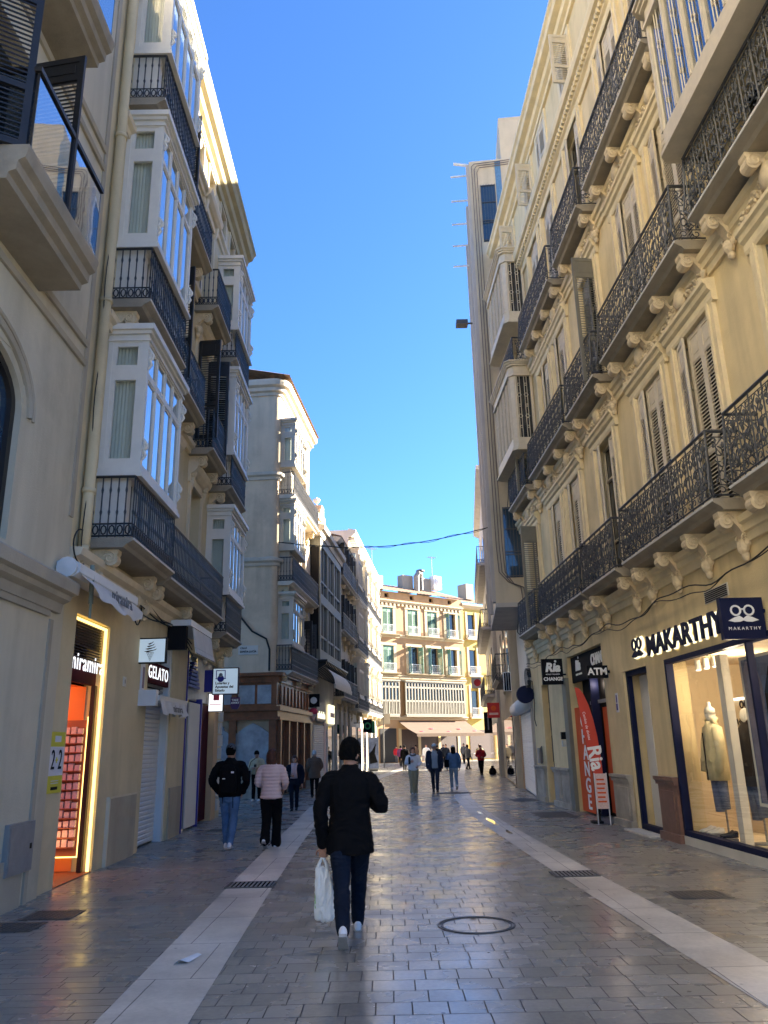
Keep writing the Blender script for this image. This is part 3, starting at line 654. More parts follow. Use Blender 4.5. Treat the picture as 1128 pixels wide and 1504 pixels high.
# change office recess
r = MB(); r.box(-6.95, -3.8, .36, .4, .02, 3.88); r.build('change_office_front', 'black', bR)
MB().box(-6.95, -3.8, .1, .16, 3.2, 3.86).build('fascia_board', 'black', bR); MB().box(-5.4, -5.3, .1, .3, .02, 3.2).build('door_post', 'navy', bR)
MB().box(-5.25, -3.95, .33, .36, .1, 2.5).build('inner_panel', 'orange_red', bR); f = MB(); f.box(-4.35, -4.1, .27, .33, 1.2, 1.75); f.build('cash_machine', 'metal_grey', bR)
MB().box(-6.0, -3.8, .25, .3, 2.6, 2.68).build('transom', 'metal_grey', bR)
lamp('office_light', (-5.2, .2, 3.05), bR, .8, (1, .8, .6), .1)
# cables along the corbels
c = MB()
for k, (zz, rr) in enumerate(((4.06, .012), (4.0, .009))):
    pts = []
    for i in range(90):
        x_ = -11.4+i*.2; pts.append((x_, -.16-.03*math.sin(x_*2.1+k), zz+.07*math.sin(x_*1.55+k)+.03*math.sin(x_*4.3)))
    c.tube(pts, rr, 5)
for q in range(5): c.tube([(-11.2+.25*math.cos(a)*(.6+.1*q), -.14-.03*q, 3.7+.3*math.sin(a)) for a in np.linspace(0, 6, 14)], .012, 4)
c.tube([(-11.1, -.1, 3.6), (-11.0, -.1, 2.9), (-11.15, -.1, 2.4), (-11.05, -.08, 2.2)], .014, 4)
c.build('cables', 'rubber', bR)

t = thing('clothes_rack', 'metal rail with hanging jackets at the back of the lit clothes shop', 'clothes rack', wpos(FR, FRr, 3.4, .85, .16), FRr)
m_ = MB(); m_.tube([(-.8, 0, 0), (-.8, 0, 1.6), (.8, 0, 1.6), (.8, 0, 0)], .015, 6); m_.build('rail', 'metal_grey', t)
for i in range(9):
    x_ = -.68+i*.17; m_ = MB(); m_.loft([[(x_+.05*math.cos(a)*k, .2*math.sin(a)*k2, z) for a in np.linspace(0, 6.283, 12, endpoint=False)] for z, k, k2 in ((.7+.1*(i % 3), 1, 1), (1.1, .9, 1), (1.4, .8, 1), (1.52, .5, .5), (1.56, .2, .15))]); m_.build('hanging_jacket', ('denim_pic', 'shop_white', 'wood_black', 'grey_pic', 'cream_trim')[i % 5], t, smooth=True)

# ================================================================== left: cream corner house (L1), nearest
b1 = thing('cream_building', 'pale cream house with arched window and glass fronted balconies beside the sweet shop', 'building', FL, FLr)
wl = MB(); wl.wall(-25, -2.36, 0, 21, [(-6.3, -4.22, 4.1, 6.35), (-6.6, -5.0, 7.6, 10.2), (-6.6, -5.0, 11.6, 14)], .3, y=-.06)
wl.poly([(-2.36, -.06, 0), (-2.36, 10, 0), (-2.36, 10, 21), (-2.36, -.06, 21)]); wl.poly([(-25, -.06, 21), (-2.36, -.06, 21), (-2.36, 10, 21), (-25, 10, 21)]); wl.poly([(-25, 10, 0), (-2.36, 10, 0), (-2.36, 10, 21), (-25, 10, 21)])
wl.build('wall', 'cream', b1)
MB().prism_x([(-.06, 3.5), (-.13, 3.5), (-.15, 3.62), (-.24, 3.66), (-.26, 3.72), (-.34, 3.74), (-.36, 3.88), (-.30, 3.93), (-.06, 4.0)], -25, -2.62).build('cornice', 'cream_trim', b1)
MB().prism_x([(-.06, 3.42), (-.11, 3.42), (-.11, 3.5), (-.06, 3.5)], -25, -2.9).build('string_course', 'cream_trim', b1)
m_ = MB()
for z in (7.25, 7.56, 10.72, 11.06): m_.prism_x([(-.06, z-.04), (-.1, z-.04), (-.12, z+.03), (-.06, z+.05)], -25, -2.5)
m_.build('moulding', 'cream_trim', b1)
MB().box(-2.52, -2.40, -.085, -.06, 4.9, 20.9).build('corner_strip', 'cream_trim', b1)
MB().box(-25, -2.95, -.1, -.06, 0, .55).build('plinth', 'cream_trim', b1); MB().box(-2.82, -2.72, -.085, -.06, .0, 3.4).build('corner_strip', 'cream_trim', b1)
# arched window
w_ = MB(); pts = [(-6.3, 4.1), (-4.22, 4.1)]+[(-5.26+1.04*math.cos(a), 5.75+.6*math.sin(a)) for a in np.linspace(0, math.pi, 17)]
pin = [(-6.2, 4.2), (-4.32, 4.2)]+[(-5.26+.94*math.cos(a), 5.75+.5*math.sin(a)) for a in np.linspace(0, math.pi, 17)]
n_ = len(pts)
vs = [(x, .02, z) for x, z in pts]+[(x, .02, z) for x, z in pin]+[(x, .1, z) for x, z in pts]+[(x, .1, z) for x, z in pin]
w_.add(vs, [(i, (i+1) % n_, n_+(i+1) % n_, n_+i) for i in range(n_)]+[(n_+i, n_+(i+1) % n_, 3*n_+(i+1) % n_, 3*n_+i) for i in range(n_)])
w_.box(-5.3, -5.22, .03, .09, 4.2, 6.2); wn = w_.build('arched_window', 'wood_black', b1)
MB().box(-6.2, -4.32, .085, .09, 4.15, 6.3).build('pane', 'pane_blue', wn)
sp_ = MB(); sp_.prism_y([(-6.3, 6.36), (-4.22, 6.36), (-4.22, 5.75)]+[(-5.26+1.04*math.cos(a), 5.75+.6*math.sin(a)) for a in np.linspace(0, math.pi, 17)]+[(-6.3, 5.75)], -.05, .02); sp_.build('arch_spandrel', 'cream', wn)
am = MB()
for r_, o_ in ((1.22, .05), (1.34, .03)): am.tube([(-5.26+r_*math.cos(a), -.07, 5.72+(r_-.42)*math.sin(a)) for a in np.linspace(-.02, math.pi, 20)], o_, 6)
am.build('arch_moulding', 'cream_trim', wn)
# glazed balconies
def glass_balcony(z, xe, xs=-9.5):
    mb = MB(); pr = [(-.06, z), (-.06, z-.42), (-.60, z-.42), (-.61, z-.34), (-.69, z-.31), (-.70, z-.2), (-.77, z-.16), (-.80, z-.04), (-.80, z)]
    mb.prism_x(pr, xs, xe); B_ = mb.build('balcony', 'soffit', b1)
    g = MB(); g.poly([(xs+.09, -.775, z+.02), (xe-.09, -.775, z+.02), (xe-.09, -.775, z+1.02), (xs+.09, -.775, z+1.02)]); g.poly([(xs+.085, -.78, z+.02), (xs+.085, -.1, z+.02), (xs+.085, -.1, z+1.02), (xs+.085, -.78, z+1.02)]); g.poly([(xe-.085, -.78, z+.02), (xe-.085, -.1, z+.02), (xe-.085, -.1, z+1.02), (xe-.085, -.78, z+1.02)]); g.build('glass_panel', 'glass_dark', B_)
    f_ = MB(); f_.box(xs+.05, xe-.05, -.80, -.74, z+1.02, z+1.08); f_.box(xs+.05, xs+.11, -.76, -.06, z+1.02, z+1.08); f_.box(xe-.11, xe-.05, -.76, -.06, z+1.02, z+1.08)
    for x_ in (xe-.1, xe-1.05, xe-2.0): f_.box(x_-.02, x_+.02, -.772, -.745, z, z+1.02)
    f_.build('handrail', 'wood_black', B_); return B_
glass_balcony(7.86, -4.15, -6.25); glass_balcony(11.3, -4.32); glass_balcony(14.9, -4.3)
for z in (7.86, 11.4):
    for x_, rz in ((-5.05, 100), (-6.55, 60)):
        inst('shutter', shutter_mesh(.75, 2.3, 'wood_black', 1), b1, (x_, -.07, z), (0, 0, -R_(rz)))
    MB().box(-6.6, -5.0, .2, .22, z-.2, z+2.4).build('pane', 'pane_dark', b1)

# ================================================================== left: balconied house (L2)
b2 = thing('bay_window_building', 'ochre house with stacks of white glazed bay windows above the sweet shop', 'building', FL, FLr)
LTOP = 17.55
h2 = [(1.65, 2.75, 4.95, 7.75), (4.4, 5.5, 4.95, 7.75), (1.65, 2.75, 9.0, 11.8), (4.4, 5.5, 8.8, 11.6), (1.65, 2.75, 12.9, 15.4), (4.4, 5.5, 12.6, 15.2)]+[(x-.38, x+.38, 16.0, 16.9) for x in (-1.4, .3, 2.2, 3.6, 5.0, 6.6, 8.0)]
h2 += [(-1.72, -.27, -.1, 3.66), (2.0, 3.75, -.1, 3.8), (5.05, 8.65, -.1, 3.9)]
wl = MB(); wl.wall(-2.355, 9.3, -.1, LTOP, h2, .35); wl.poly([(9.3, 0, 0), (9.3, 10, 0), (9.3, 10, LTOP), (9.3, 0, LTOP)]); wl.poly([(-2.355, 0, LTOP), (9.3, 0, LTOP), (9.3, 10, LTOP), (-2.355, 10, LTOP)]); wl.poly([(-2.355, 10, 0), (9.3, 10, 0), (9.3, 10, LTOP), (-2.355, 10, LTOP)])
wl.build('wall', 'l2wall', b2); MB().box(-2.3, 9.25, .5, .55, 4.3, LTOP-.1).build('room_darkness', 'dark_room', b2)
MB().prism_x([(0, LTOP-.6), (-.08, LTOP-.6), (-.12, LTOP-.46), (-.22, LTOP-.4), (-.26, LTOP-.26), (-.38, LTOP-.2), (-.44, LTOP-.06), (-.50, LTOP), (-.50, LTOP+.06), (0, LTOP+.16)], -2.35, 9.7).build('cornice', 'l2corn', b2)
m_ = MB()
for z in (15.55, 11.95+.35, 8.15+.2): m_.prism_x([(0, z), (-.06, z), (-.08, z+.1), (-.15, z+.14), (-.16, z+.24), (0, z+.28)], -1.82, 9.4)
m_.prism_x([(0, 4.22), (-.08, 4.22), (-.1, 4.36), (-.2, 4.4), (-.22, 4.5), (0, 4.52)], -2.3, 9.4)
m_.build('string_course', 'l2trim', b2)
p_ = MB(); p_.tube([(-1.98, -.11, z) for z in np.linspace(4.6, 17.2, 20)], .085, 10)
for z in (5.4, 8.6, 11.8, 15): p_.tube([(-1.98, -.11, z), (-1.98, -.11, z+.07)], .105, 10)
p_.tube([(-1.98, -.11, 4.6), (-2.0, -.1, 4.45), (-2.02, -.04, 4.38)], .08, 8); p_.build('downpipe', 'l2wall', b2, smooth=True)
p_ = MB(); p_.tube([(-2.2, -.34, 4.25), (-2.2, -.36, 3.7)], .035, 8); p_.tube([(-2.2, -.36, 3.7), (-2.2, -.36, 3.5)], .02, 6); p_.build('awning_crank', 'copper', b2)
c_ = MB()
for k in range(4):
    a = .12+.05*k; c_.tube([(-1.75-.1*k+.05*math.sin(z*3+k), -.05-.02*k, z) for z in np.linspace(4.5, 5.6+k*1.4, 18)], .009, 4)
c_.tube([(-2.1+.3*math.cos(a), -.12, 4.55+.25*math.sin(a)) for a in np.linspace(1.6, 5.2, 14)], .012, 4)
for k in range(3): c_.tube([(x_, -.08-.02*k, 4.1+.1*math.sin(x_*1.7+k)-.05*k+.18*math.sin(x_*.8)) for x_ in np.linspace(-.2, 5.0, 40)], .014, 4)
c_.tube([(.9+.2*math.cos(a), -.07, 4.15+.28*math.sin(a)) for a in np.linspace(0, 6, 14)], .012, 4)
c_.build('cables', 'rubber', b2)
# straight-baluster balcony railing
def balusters(mb, p0, p1, h, sp=.115, band=.22):
    p0 = Vector(p0); p1 = Vector(p1); d = p1-p0; Ln = d.length; d.normalize(); n = max(2, round(Ln/sp))
    def P(u, z): return p0+d*u+Vector((0, 0, z))
    mb.tube([P(0, h), P(Ln, h)], .024, 5)
    for z in (.03, band): mb.tube([P(0, z), P(Ln, z)], .014, 4)
    for i in range(n+1):
        u = Ln*i/n; mb.tube([P(u, 0), P(u, h*.36), P(u, h*.42), P(u, h*.46), P(u, h*.72), P(u, h*.78), P(u, h*.84), P(u, h)], [.012, .012, .022, .012, .012, .021, .012, .012], 5)
        if i < n:
            c = u+Ln/n/2; mb.tube([P(c+.04*math.cos(q), (band+.03)/2+.07*math.sin(q)) for q in np.linspace(0, 2*math.pi, 8, endpoint=False)], .012, 4, True)
LB = {}
def l_balcony(root, a, b, z, dp=.6, h=1.0, ncor=2, m='iron', wm='soffit', cm='orn', railz=0):
    w_ = b-a; k = (round(w_, 2), dp, h, m, wm)
    if k not in LB:
        rl = MB(); balusters(rl, (-w_/2+.03, -dp+.04, 0), (w_/2-.03, -dp+.04, 0), h); balusters(rl, (-w_/2+.03, 0, 0), (-w_/2+.03, -dp+.04, 0), h); balusters(rl, (w_/2-.03, -dp+.04, 0), (w_/2-.03, 0, 0), h)
        LB[k] = (slab_mesh(w_, dp, .16, wm), rl.mesh('railing', m), MB().prism_x([(-dp-.012, -.05), (-dp-.012, -.015), (-dp, -.015), (-dp, -.05)], -w_/2, w_/2).mesh('slab_edge', 'canvas'))
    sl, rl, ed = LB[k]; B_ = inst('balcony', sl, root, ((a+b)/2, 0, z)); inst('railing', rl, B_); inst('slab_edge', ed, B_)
    for i in range(ncor): inst('corbel', COR2, B_, (-w_/2+.22+(w_-.44)*i/max(1, ncor-1), 0, -.16))
    return B_
GM = {}
def white_bay(root, a, b, zb, h, dp=.66, n=4, m='whitewood', cur='curtain', trans=.74, gm='glass'):
    """glazed box bay: side casements with transoms, n front casements, scroll brackets, cornice"""
    w_ = b-a; k = (round(w_, 2), round(h, 2), dp, n, m)
    if k not in GM:
        mb = MB(); t = .10
        mb.box(-w_/2-.05, w_/2+.05, -dp-.05, 0, 0, .07); mb.box(-w_/2-.02, w_/2+.02, -dp-.02, 0, .07, .15); mb.box(-w_/2, w_/2, -dp, 0, .15, .22)
        ct = h-.3
        mb.box(-w_/2, w_/2, -dp, 0, ct, h-.16); mb.box(-w_/2-.05, w_/2+.05, -dp-.05, 0, h-.16, h-.1); mb.box(-w_/2-.1, w_/2+.1, -dp-.1, 0, h-.1, h)
        mb.box(-w_/2-.03, w_/2+.03, -dp-.03, 0, ct+.02, ct+.06)
        z0 = .22
        for x_ in (-w_/2, w_/2-t): mb.box(x_, x_+t, -dp, -dp+t, z0, ct); mb.box(x_, x_+t, -.08, 0, z0, ct)
        iw = w_-2*t; zt = z0+(ct-z0)*trans
        for i in range(1, n): x_ = -w_/2+t+iw*i/n; mb.box(x_-.024, x_+.024, -dp+.01, -dp+.08, z0, ct)
        mb.box(-w_/2+t, w_/2-t, -dp+.015, -dp+.075, zt-.045, zt+.045)
        for i in range(n):
            xa = -w_/2+t+iw*i/n+(.024 if i else 0); xb = -w_/2+t+iw*(i+1)/n-(.024 if i < n-1 else 0)
            for (za, zc) in ((z0, zt-.045), (zt+.045, ct)):
                mb.box(xa, xa+.022, -dp+.03, -dp+.06, za, zc); mb.box(xb-.022, xb, -dp+.03, -dp+.06, za, zc); mb.box(xa+.022, xb-.022, -dp+.03, -dp+.06, za, za+.05); mb.box(xa+.022, xb-.022, -dp+.03, -dp+.06, zc-.04, zc)
        for s_ in (-1, 1):
            xo, xi = s_*w_/2, s_*(w_/2-.07); xa, xb = sorted((xo-s_*.01, xi))
            mb.box(xa, xb, -dp+t, -.08, zt-.05, zt+.05)
            for (za, zc) in ((z0, zt-.05), (zt+.05, ct)):
                mb.box(xa, xb, -dp+t, -dp+t+.07, za, zc); mb.box(xa, xb, -.15, -.08, za, zc); mb.box(xa, xb, -dp+t+.07, -.15, za, za+.1); mb.box(xa, xb, -dp+t+.07, -.15, zc-.07, zc)
        br = MB(); BRP = []
        for s_ in (-1, 1):
            for zc in (ct-.25, z0+.3): BRP.append((s_*(w_/2-.05), -dp, zc))
        for s_ in (1,):
            for zc in (0,):
                xx = 0
                br.tube([(xx, -.02+p[0], zc+p[2]) for p in arc(0, 0, .07, 1.5, 6.8, 9, 0, .6)], .03, 5); br.tube([(xx, -.01, zc-.22), (xx, -.05, zc-.14), (xx, -.02, zc-.05), (xx, -.04, zc+.08), (xx, 0, zc+.16)], [.02, .035, .025, .035, .015], 5)
        g = MB(); y_ = -dp+.044; g.poly([(-w_/2+t, y_, z0), (w_/2-t, y_, z0), (w_/2-t, y_, ct), (-w_/2+t, y_, ct)]); gs = MB()
        for s_ in (-1, 1): x_ = s_*(w_/2-.042); gs.poly([(x_, -dp+t, z0), (x_, -.08, z0), (x_, -.08, ct), (x_, -dp+t, ct)])
        cu = MB()
        N_ = 64
        pts = [(-w_/2+.13, -.1)]+[(-w_/2+.14+.018*math.sin(i*1.9), -.1-(dp-.32)*i/20) for i in range(21)]+[(-w_/2+.16+(w_-.32)*i/N_, -dp+.2+.02*math.sin(i*1.5)) for i in range(N_+1)]+[(w_/2-.14, -dp+.2+(dp-.32)*i/16) for i in range(17)]
        cu.add([(x, y, z0) for x, y in pts]+[(x, y, ct) for x, y in pts], [(i, i+1, len(pts)+i+1, len(pts)+i) for i in range(len(pts)-1)])
        GM[k] = (mb.mesh('bay_window', m), (br.mesh('scroll_bracket', m), BRP), g.mesh('pane', gm), cu.mesh('curtain', cur, True), gs.mesh('pane', 'glass_side'))
    A_, B_, C_, D_, E_ = GM[k]; o = inst('bay_window', A_, root, ((a+b)/2, 0, zb)); [inst('scroll_bracket', B_[0], o, p) for p in B_[1]]; inst('pane', C_, o); inst('curtain', D_, o); inst('pane', E_, o); return o
def under_bay(root, a, b, z, h, dp, m='whitewood'):
    w_ = b-a; mb = MB(); t = .16
    for x_ in (-w_/2+.12, w_/2-.12-t): mb.box(x_, x_+t, -dp+.18, 0, 0, h)
    n = 4
    for i in range(1, n): x_ = -w_/2+.12+(w_-.24)*i/n; mb.box(x_-.09, x_+.09, -dp+.19, -dp+.26, 0, h)
    mb.box(-w_/2+.28, w_/2-.28, -dp+.2, -dp+.25, 0, .12)
    o = mb.build('bay_base', m, root, ((a+b)/2, 0, z)); MB().box(-w_/2+.2, w_/2-.2, -dp+.26, -dp+.27, 0, h).build('pane', 'pane_blue', o); return o
for (zs_, zb, h) in ((4.85, 5.84, 2.66), (8.98, 10.0, 2.85), (13.15, 14.2, 2.5)):
    l_balcony(b2, -1.5, .95, zs_, .66, .98); under_bay(b2, -1.5, .95, zs_, zb-zs_, .66); white_bay(b2, -1.42, .88, zb, h)
for (zs_, zb, h) in ((4.5, 5.42, 2.35), (8.3, 9.15, 2.55), (12.0, 12.85, 2.35)):
    l_balcony(b2, 6.3, 8.5, zs_, .62, .9); under_bay(b2, 6.3, 8.5, zs_, zb-zs_, .62); white_bay(b2, 6.35, 8.45, zb, h, .62)
for a, b, z, n_ in ((1.05, 6.0, 4.78, 3), (1.3, 3.15, 8.75, 2), (4.1, 5.75, 8.5, 2), (1.3, 3.15, 12.65, 2), (3.95, 5.7, 12.2, 2)): l_balcony(b2, a, b, z, .58, 1.0, n_)
SG = shutter_mesh(.54, 2.6, 'wood_black', 1); SG2 = shutter_mesh(.54, 2.6, 'wood_black', -1)
CD = glazed_mesh(1.1, 2.8, 2, [.9, 2.1], .06, 'casement', 'whitewood'); PD = MB().box(-.55, .55, 0, .01, 0, 2.8).mesh('pane', 'pane_dark')
def hood_mesh(w, h):
    mb = MB()
    for s_ in (-1, 1): mb.box(*sorted((s_*w/2, s_*(w/2+.14))), -.05, 0, 0, h)
    mb.prism_x([(0, h), (-.06, h), (-.06, h+.2), (-.12, h+.22), (-.2, h+.3), (-.24, h+.4), (-.24, h+.46), (0, h+.5)], -w/2-.22, w/2+.22)
    for s_ in (-1, 1): mb.prism_x([(0, h+.2), (-.14, h+.2), (-.10, h-.05), (-.04, h-.2), (0, h-.2)], s_*(w/2+.07)-.06, s_*(w/2+.07)+.06)
    return mb.mesh('window', 'l2trim')
HD = hood_mesh(1.1, 2.75)
for i, h in enumerate(h2[:6]):
    c = (h[0]+h[1])/2; w_ = inst('window', HD, b2, (c, 0, h[2])); inst('pane', PD, w_, (0, .3, 0)); inst('casement', CD, w_, (0, .25, 0))
    if i in (2, 3, 4): inst('shutter', SG, w_, (-.54, -.06, .05), (0, 0, -R_((95, 100, 100, 95, 110, 100)[i])))
    if i == 3: inst('shutter', SG2, w_, (.54, -.06, .05), (0, 0, R_((95, 100, 120, 95, 150, 100)[i])))
for h in h2[6:13]:
    c = (h[0]+h[1])/2; mb = MB(); frame_rect(mb, c-.44, c+.44, 15.94, 16.96, .07, -.05, .02); w_ = mb.build('attic_window', 'l2trim', b2); MB().box(c-.38, c+.38, .2, .21, 16, 16.9).build('pane', 'pane_dark', w_)
# ground floor of L2
panel = MB(); panel.box(.22, 1.62, -.05, 0, 0, 1.0); panel.build('plinth', 'plinth', b2); f = MB(); f.box(.18, 1.62, -.055, -.05, 1.0, 1.03); f.box(.18, .22, -.055, 0, 0, 1.03); f.build('plinth_edge', 'l2trim', b2)
MB().box(3.95, 4.9, -.03, 0, 0, .98).build('plinth', 'plinth', b2)
# sweet shop opening
r = MB(); r.poly([(-1.72, 0, .012), (-.27, 0, .012), (-.27, 2.2, .012), (-1.72, 2.2, .012)]); r.poly([(-1.72, 2.2, 0), (-.27, 2.2, 0), (-.27, 2.2, 3.0), (-1.72, 2.2, 3.0)]); r.build('shop_floor_and_back', 'terracotta', b2)
r = MB(); r.poly([(-1.72, .35, 2.72), (-.27, .35, 2.72), (-.27, 2.2, 2.72), (-1.72, 2.2, 2.72)]); r.poly([(-.29, .30, .02), (-.29, 2.2, .02), (-.29, 2.2, 2.72), (-.29, .30, 2.72)]); r.poly([(-1.71, .36, 0), (-1.71, 2.2, 0), (-1.71, 2.2, 2.72), (-1.71, .36, 2.72)])
r.build('shop_wall', 'orange_lit', b2)
MB().box(-1.72, -.4, .12, .2, 2.72, 3.0).build('fascia', 'maroon', b2)
MB().box(-1.72, -.4, .1, .12, 3.25, 3.6).build('louvre_back', 'wood_dark', b2); v = MB()
for i in range(13): v.box(-1.7, -.42, .07, .1, 3.07+i*.042, 3.085+i*.042)
v.build('louvre', 'wood_dark', b2)
f = MB(); f.box(-.36, -.33, .02, .06, .02, 3.62); f.box(-1.72, -.36, .02, .06, 3.59, 3.62); f.build('light_strip', 'led', b2)
f = MB(); f.box(-.44, -.36, .1, .17, .02, 2.72); f.build('door_jamb', 'wood_dark', b2)
f = MB(); f.box(-.40, -.37, .2, 1.4, .22, .235); f.box(-.40, -.37, .185, .2, .22, 2.25); f.build('light_strip', 'led', b2)
sh = MB(); sh.box(-.38, -.30, .21, 1.5, .25, 2.2); sh.build('shelf_unit', 'terracotta', b2)
s2 = MB()
for i in range(13): s2.box(-.47, -.38, .24, 1.4, .36+i*.135, .375+i*.135)
s2.build('shelf', 'terracotta', b2)
lamp('sweet_shop_light', (-1.0, 1.1, 2.55), b2, 3, (1, .55, .25), .15); lamp('sweet_shop_light', (-.7, .5, .5), b2, .5, (1, .5, .2), .1)
MB().lathe([(.001, -.02), (.085, -.02), (.085, .0)], (-.30, 1.1, 2.45), 16, 'x').build('ventilator', 'wood_dark', b2)
c, s_ = math.cos(FLr), math.sin(FLr)
PK = MB().box(-.06, .0, -.042, .042, 0, .095); PK = PK.mesh('sweet_box', 'pack_pink')
for i in range(13):
    for j in range(7):
        p = wpos(FL, FLr, -.39, .28+j*.10, .3755+i*.135); o = inst('sweet_box', PK, None, p, (0, 0, FLr)); o.scale = (1, .9, .85+.25*((i*7+j*3) % 4)/3)
        tag(o, 'small pink sweet box on the lit orange shelves', 'package', 'sweet boxes on the shop shelves')
# white shutter of the ice cream shop
def roller(root, a, b, z0, z1, y, m='metal_white', name='roller_shutter', st=.085):
    mb = MB(); z = z0
    pr = []
    while z < z1: pr += [(y, z), (y-.016, z+st*.25), (y-.016, z+st*.75), (y, z+st)]; z += st
    pr += [(y+.03, z), (y+.03, z0)]; mb.prism_x(pr, a, b); return mb.build(name, m, root)
roller(b2, 2.04, 3.62, .03, 2.55, .18); MB().box(3.62, 3.75, .02, .2, 0, 3.8).build('shutter_rail', 'metal_white', b2); MB().box(2.0, 2.04, .02, .2, 0, 3.8).build('shutter_rail', 'metal_white', b2)
v = MB(); MB().box(2.04, 3.62, .2, .22, 2.5, 3.8).build('louvre_back', 'black', b2)
for i in range(14): v.box(2.04, 3.62, .14, .19, 2.58+i*.088, 2.63+i*.088)
v.build('louvre', 'metal_grey', b2)
# lottery shopfront
f = MB(); f.box(5.05, 5.1, -.03, .3, 0, 3.9); f.box(6.62, 6.68, -.02, .3, 0, 2.9); f.build('blue_frame', 'sign_blue', b2)
MB().box(5.1, 5.56, .05, .1, 0, 2.8).build('pane', 'pane_dark', b2); MB().box(5.56, 6.62, .02, .06, .05, 2.78).build('door', 'shop_white', b2)
MB().box(5.1, 8.6, .12, .16, 2.85, 3.9).build('fascia', 'metal_grey', b2); MB().box(5.1, 8.6, .33, .35, 0, 2.85).build('shop_dark', 'wood_dark', b2); MB().box(5.1, 6.3, .06, .12, 3.2, 3.85).build('upper_pane', 'pane_dark', b2)
MB().box(6.75, 8.0, .1, .14, .05, 2.8).build('door', 'maroon', b2); MB().box(8.1, 8.62, -.03, .3, 0, 2.9).build('pilaster', 'orange_wall', b2)
st_ = MB()
for i in range(9): st_.box(8.66, 9.0+.12*(i % 2), -.07, 0, .2+i*.32, .48+i*.32)
st_.build('quoin', 'plaster_white', b2)

# ================================================================== left: grey corner house with wooden shopfront (L3)
b3 = thing('corner_building', 'grey beige corner house with rounded corner and a street name plaque, over the wooden shopfront', 'building', F3, F3r)
T3 = 16.35
wl = MB(); h3 = [(3.1, 4.0, z, z+2.2) for z in (4.7, 8.2, 11.7)]+[(4.6, 5.6, z, z+2.4) for z in (4.7, 8.2, 11.7)]
wl.wall(.25, 6.5, 0, T3, h3, .3)
cor_ = [(.25+.25*math.sin(a)-.25, .25-.25*math.cos(a)) for a in np.linspace(0, -math.pi/2, 7)]
cor_ = [(.25-.25*math.sin(a), .25-.25*math.cos(a)) for a in np.linspace(0, math.pi/2, 7)]
for p, q in zip(cor_, cor_[1:]): wl.poly([(p[0], p[1], 0), (q[0], q[1], 0), (q[0], q[1], T3), (p[0], p[1], T3)])
wl.poly([(0, .25, 0), (0, 12, 0), (0, 12, T3), (0, .25, T3)]); wl.poly([(6.5, 0, 0), (6.5, 12, 0), (6.5, 12, T3), (6.5, 0, T3)]); wl.poly([(0, 0, T3), (6.5, 0, T3), (6.5, 12, T3), (0, 12, T3)]); wl.poly([(0, 12, 0), (6.5, 12, 0), (6.5, 12, T3), (0, 12, T3)])
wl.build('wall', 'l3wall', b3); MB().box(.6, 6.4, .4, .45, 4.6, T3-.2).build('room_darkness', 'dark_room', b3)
def around(z, pr, m, name):
    mb = MB()
    pts = [(6.55, 0)]+cor_+[(0, 12)]
    for (o0, z0), (o1, z1) in zip(pr, pr[1:]):
        def off(p, o):
            i = pts.index(p)
            if i == 0: return (p[0], -o)
            if i == len(pts)-1: return (-o, p[1])
            a = (i-1)*math.pi/2/6; return (p[0]-o*math.sin(a), p[1]-o*math.cos(a))
        for p, q in zip(pts, pts[1:]): mb.poly([(*off(p, o0), z+z0), (*off(q, o0), z+z0), (*off(q, o1), z+z1), (*off(p, o1), z+z1)])
    return mb.build(name, m, b3)
around(15.8, [(0, 0), (.06, 0), (.08, .12), (.2, .16), (.22, .3), (.36, .36), (.40, .5), (.40, .6), (0, .62)], 'l3trim', 'cornice')
for z in (12.1, 8.55): around(z, [(0, 0), (.05, 0), (.07, .12), (.16, .18), (.17, .3), (0, .36)], 'l3trim', 'string_course')
def tiles(root, x0, x1, y0, y1, z0, z1, m='roof_tile', pitch=.28, name='roof'):
    mb = MB(); n = int((x1-x0)/pitch)*6; k = 6
    vs = []; 
    for j in range(k+1):
        for i in range(n+1):
            x = x0+(x1-x0)*i/n; t = j/k; vs.append((x, y0+(y1-y0)*t, z0+(z1-z0)*t+.055*abs(math.sin(math.pi*(x-x0)/pitch))+.02*((j*7) % 3)/2))
    mb.add(vs, [(j*(n+1)+i, j*(n+1)+i+1, (j+1)*(n+1)+i+1, (j+1)*(n+1)+i) for j in range(k) for i in range(n)]); return mb.build(name, m, root)
tiles(b3, -.5, 6.7, -.48, 5, 16.46, 17.6)
mb = MB(); n = 60
vs = [(-.52+.02*math.sin(i), -.4+12*i/n, 16.46+.07*abs(math.sin(i*1.57))) for i in range(n+1)]; 
mb.add(vs+[(0.4, v[1], v[2]+.2) for v in vs], [(i, i+1, n+2+i, n+1+i) for i in range(n)]); mb.build('eaves_tiles', 'roof_tile', b3)
for z, zb, h in ((11.5, 12.7, 2.15), (7.95, 9.2, 2.15), (4.52, 5.4, 2.15)):
    l_balcony(b3, .15, 5.9, z, .62, .95, 3, m='iron_grey', wm='l3trim'); under_bay(b3, .3, 2.5, z, zb-z, .58, 'l3trim'); white_bay(b3, .3, 2.5, zb, h, .6, 4, 'l3trim')
for h in h3:
    c = (h[0]+h[1])/2; mb = MB(); frame_rect(mb, h[0]-.1, h[1]+.1, h[2]-.05, h[3]+.12, .12, -.05, .02); w_ = mb.build('window', 'l3trim', b3); MB().box(h[0], h[1], .22, .23, h[2], h[3]).build('pane', 'pane_dark', w_)
SB = shutter_mesh(.5, 2.3, 'wood_black', 1)
inst('shutter', SB, b3, (5.6, -.06, 4.75), (0, 0, R_(-75))); inst('shutter', SB, b3, (4.6, -.06, 4.75), (0, 0, R_(-95)))
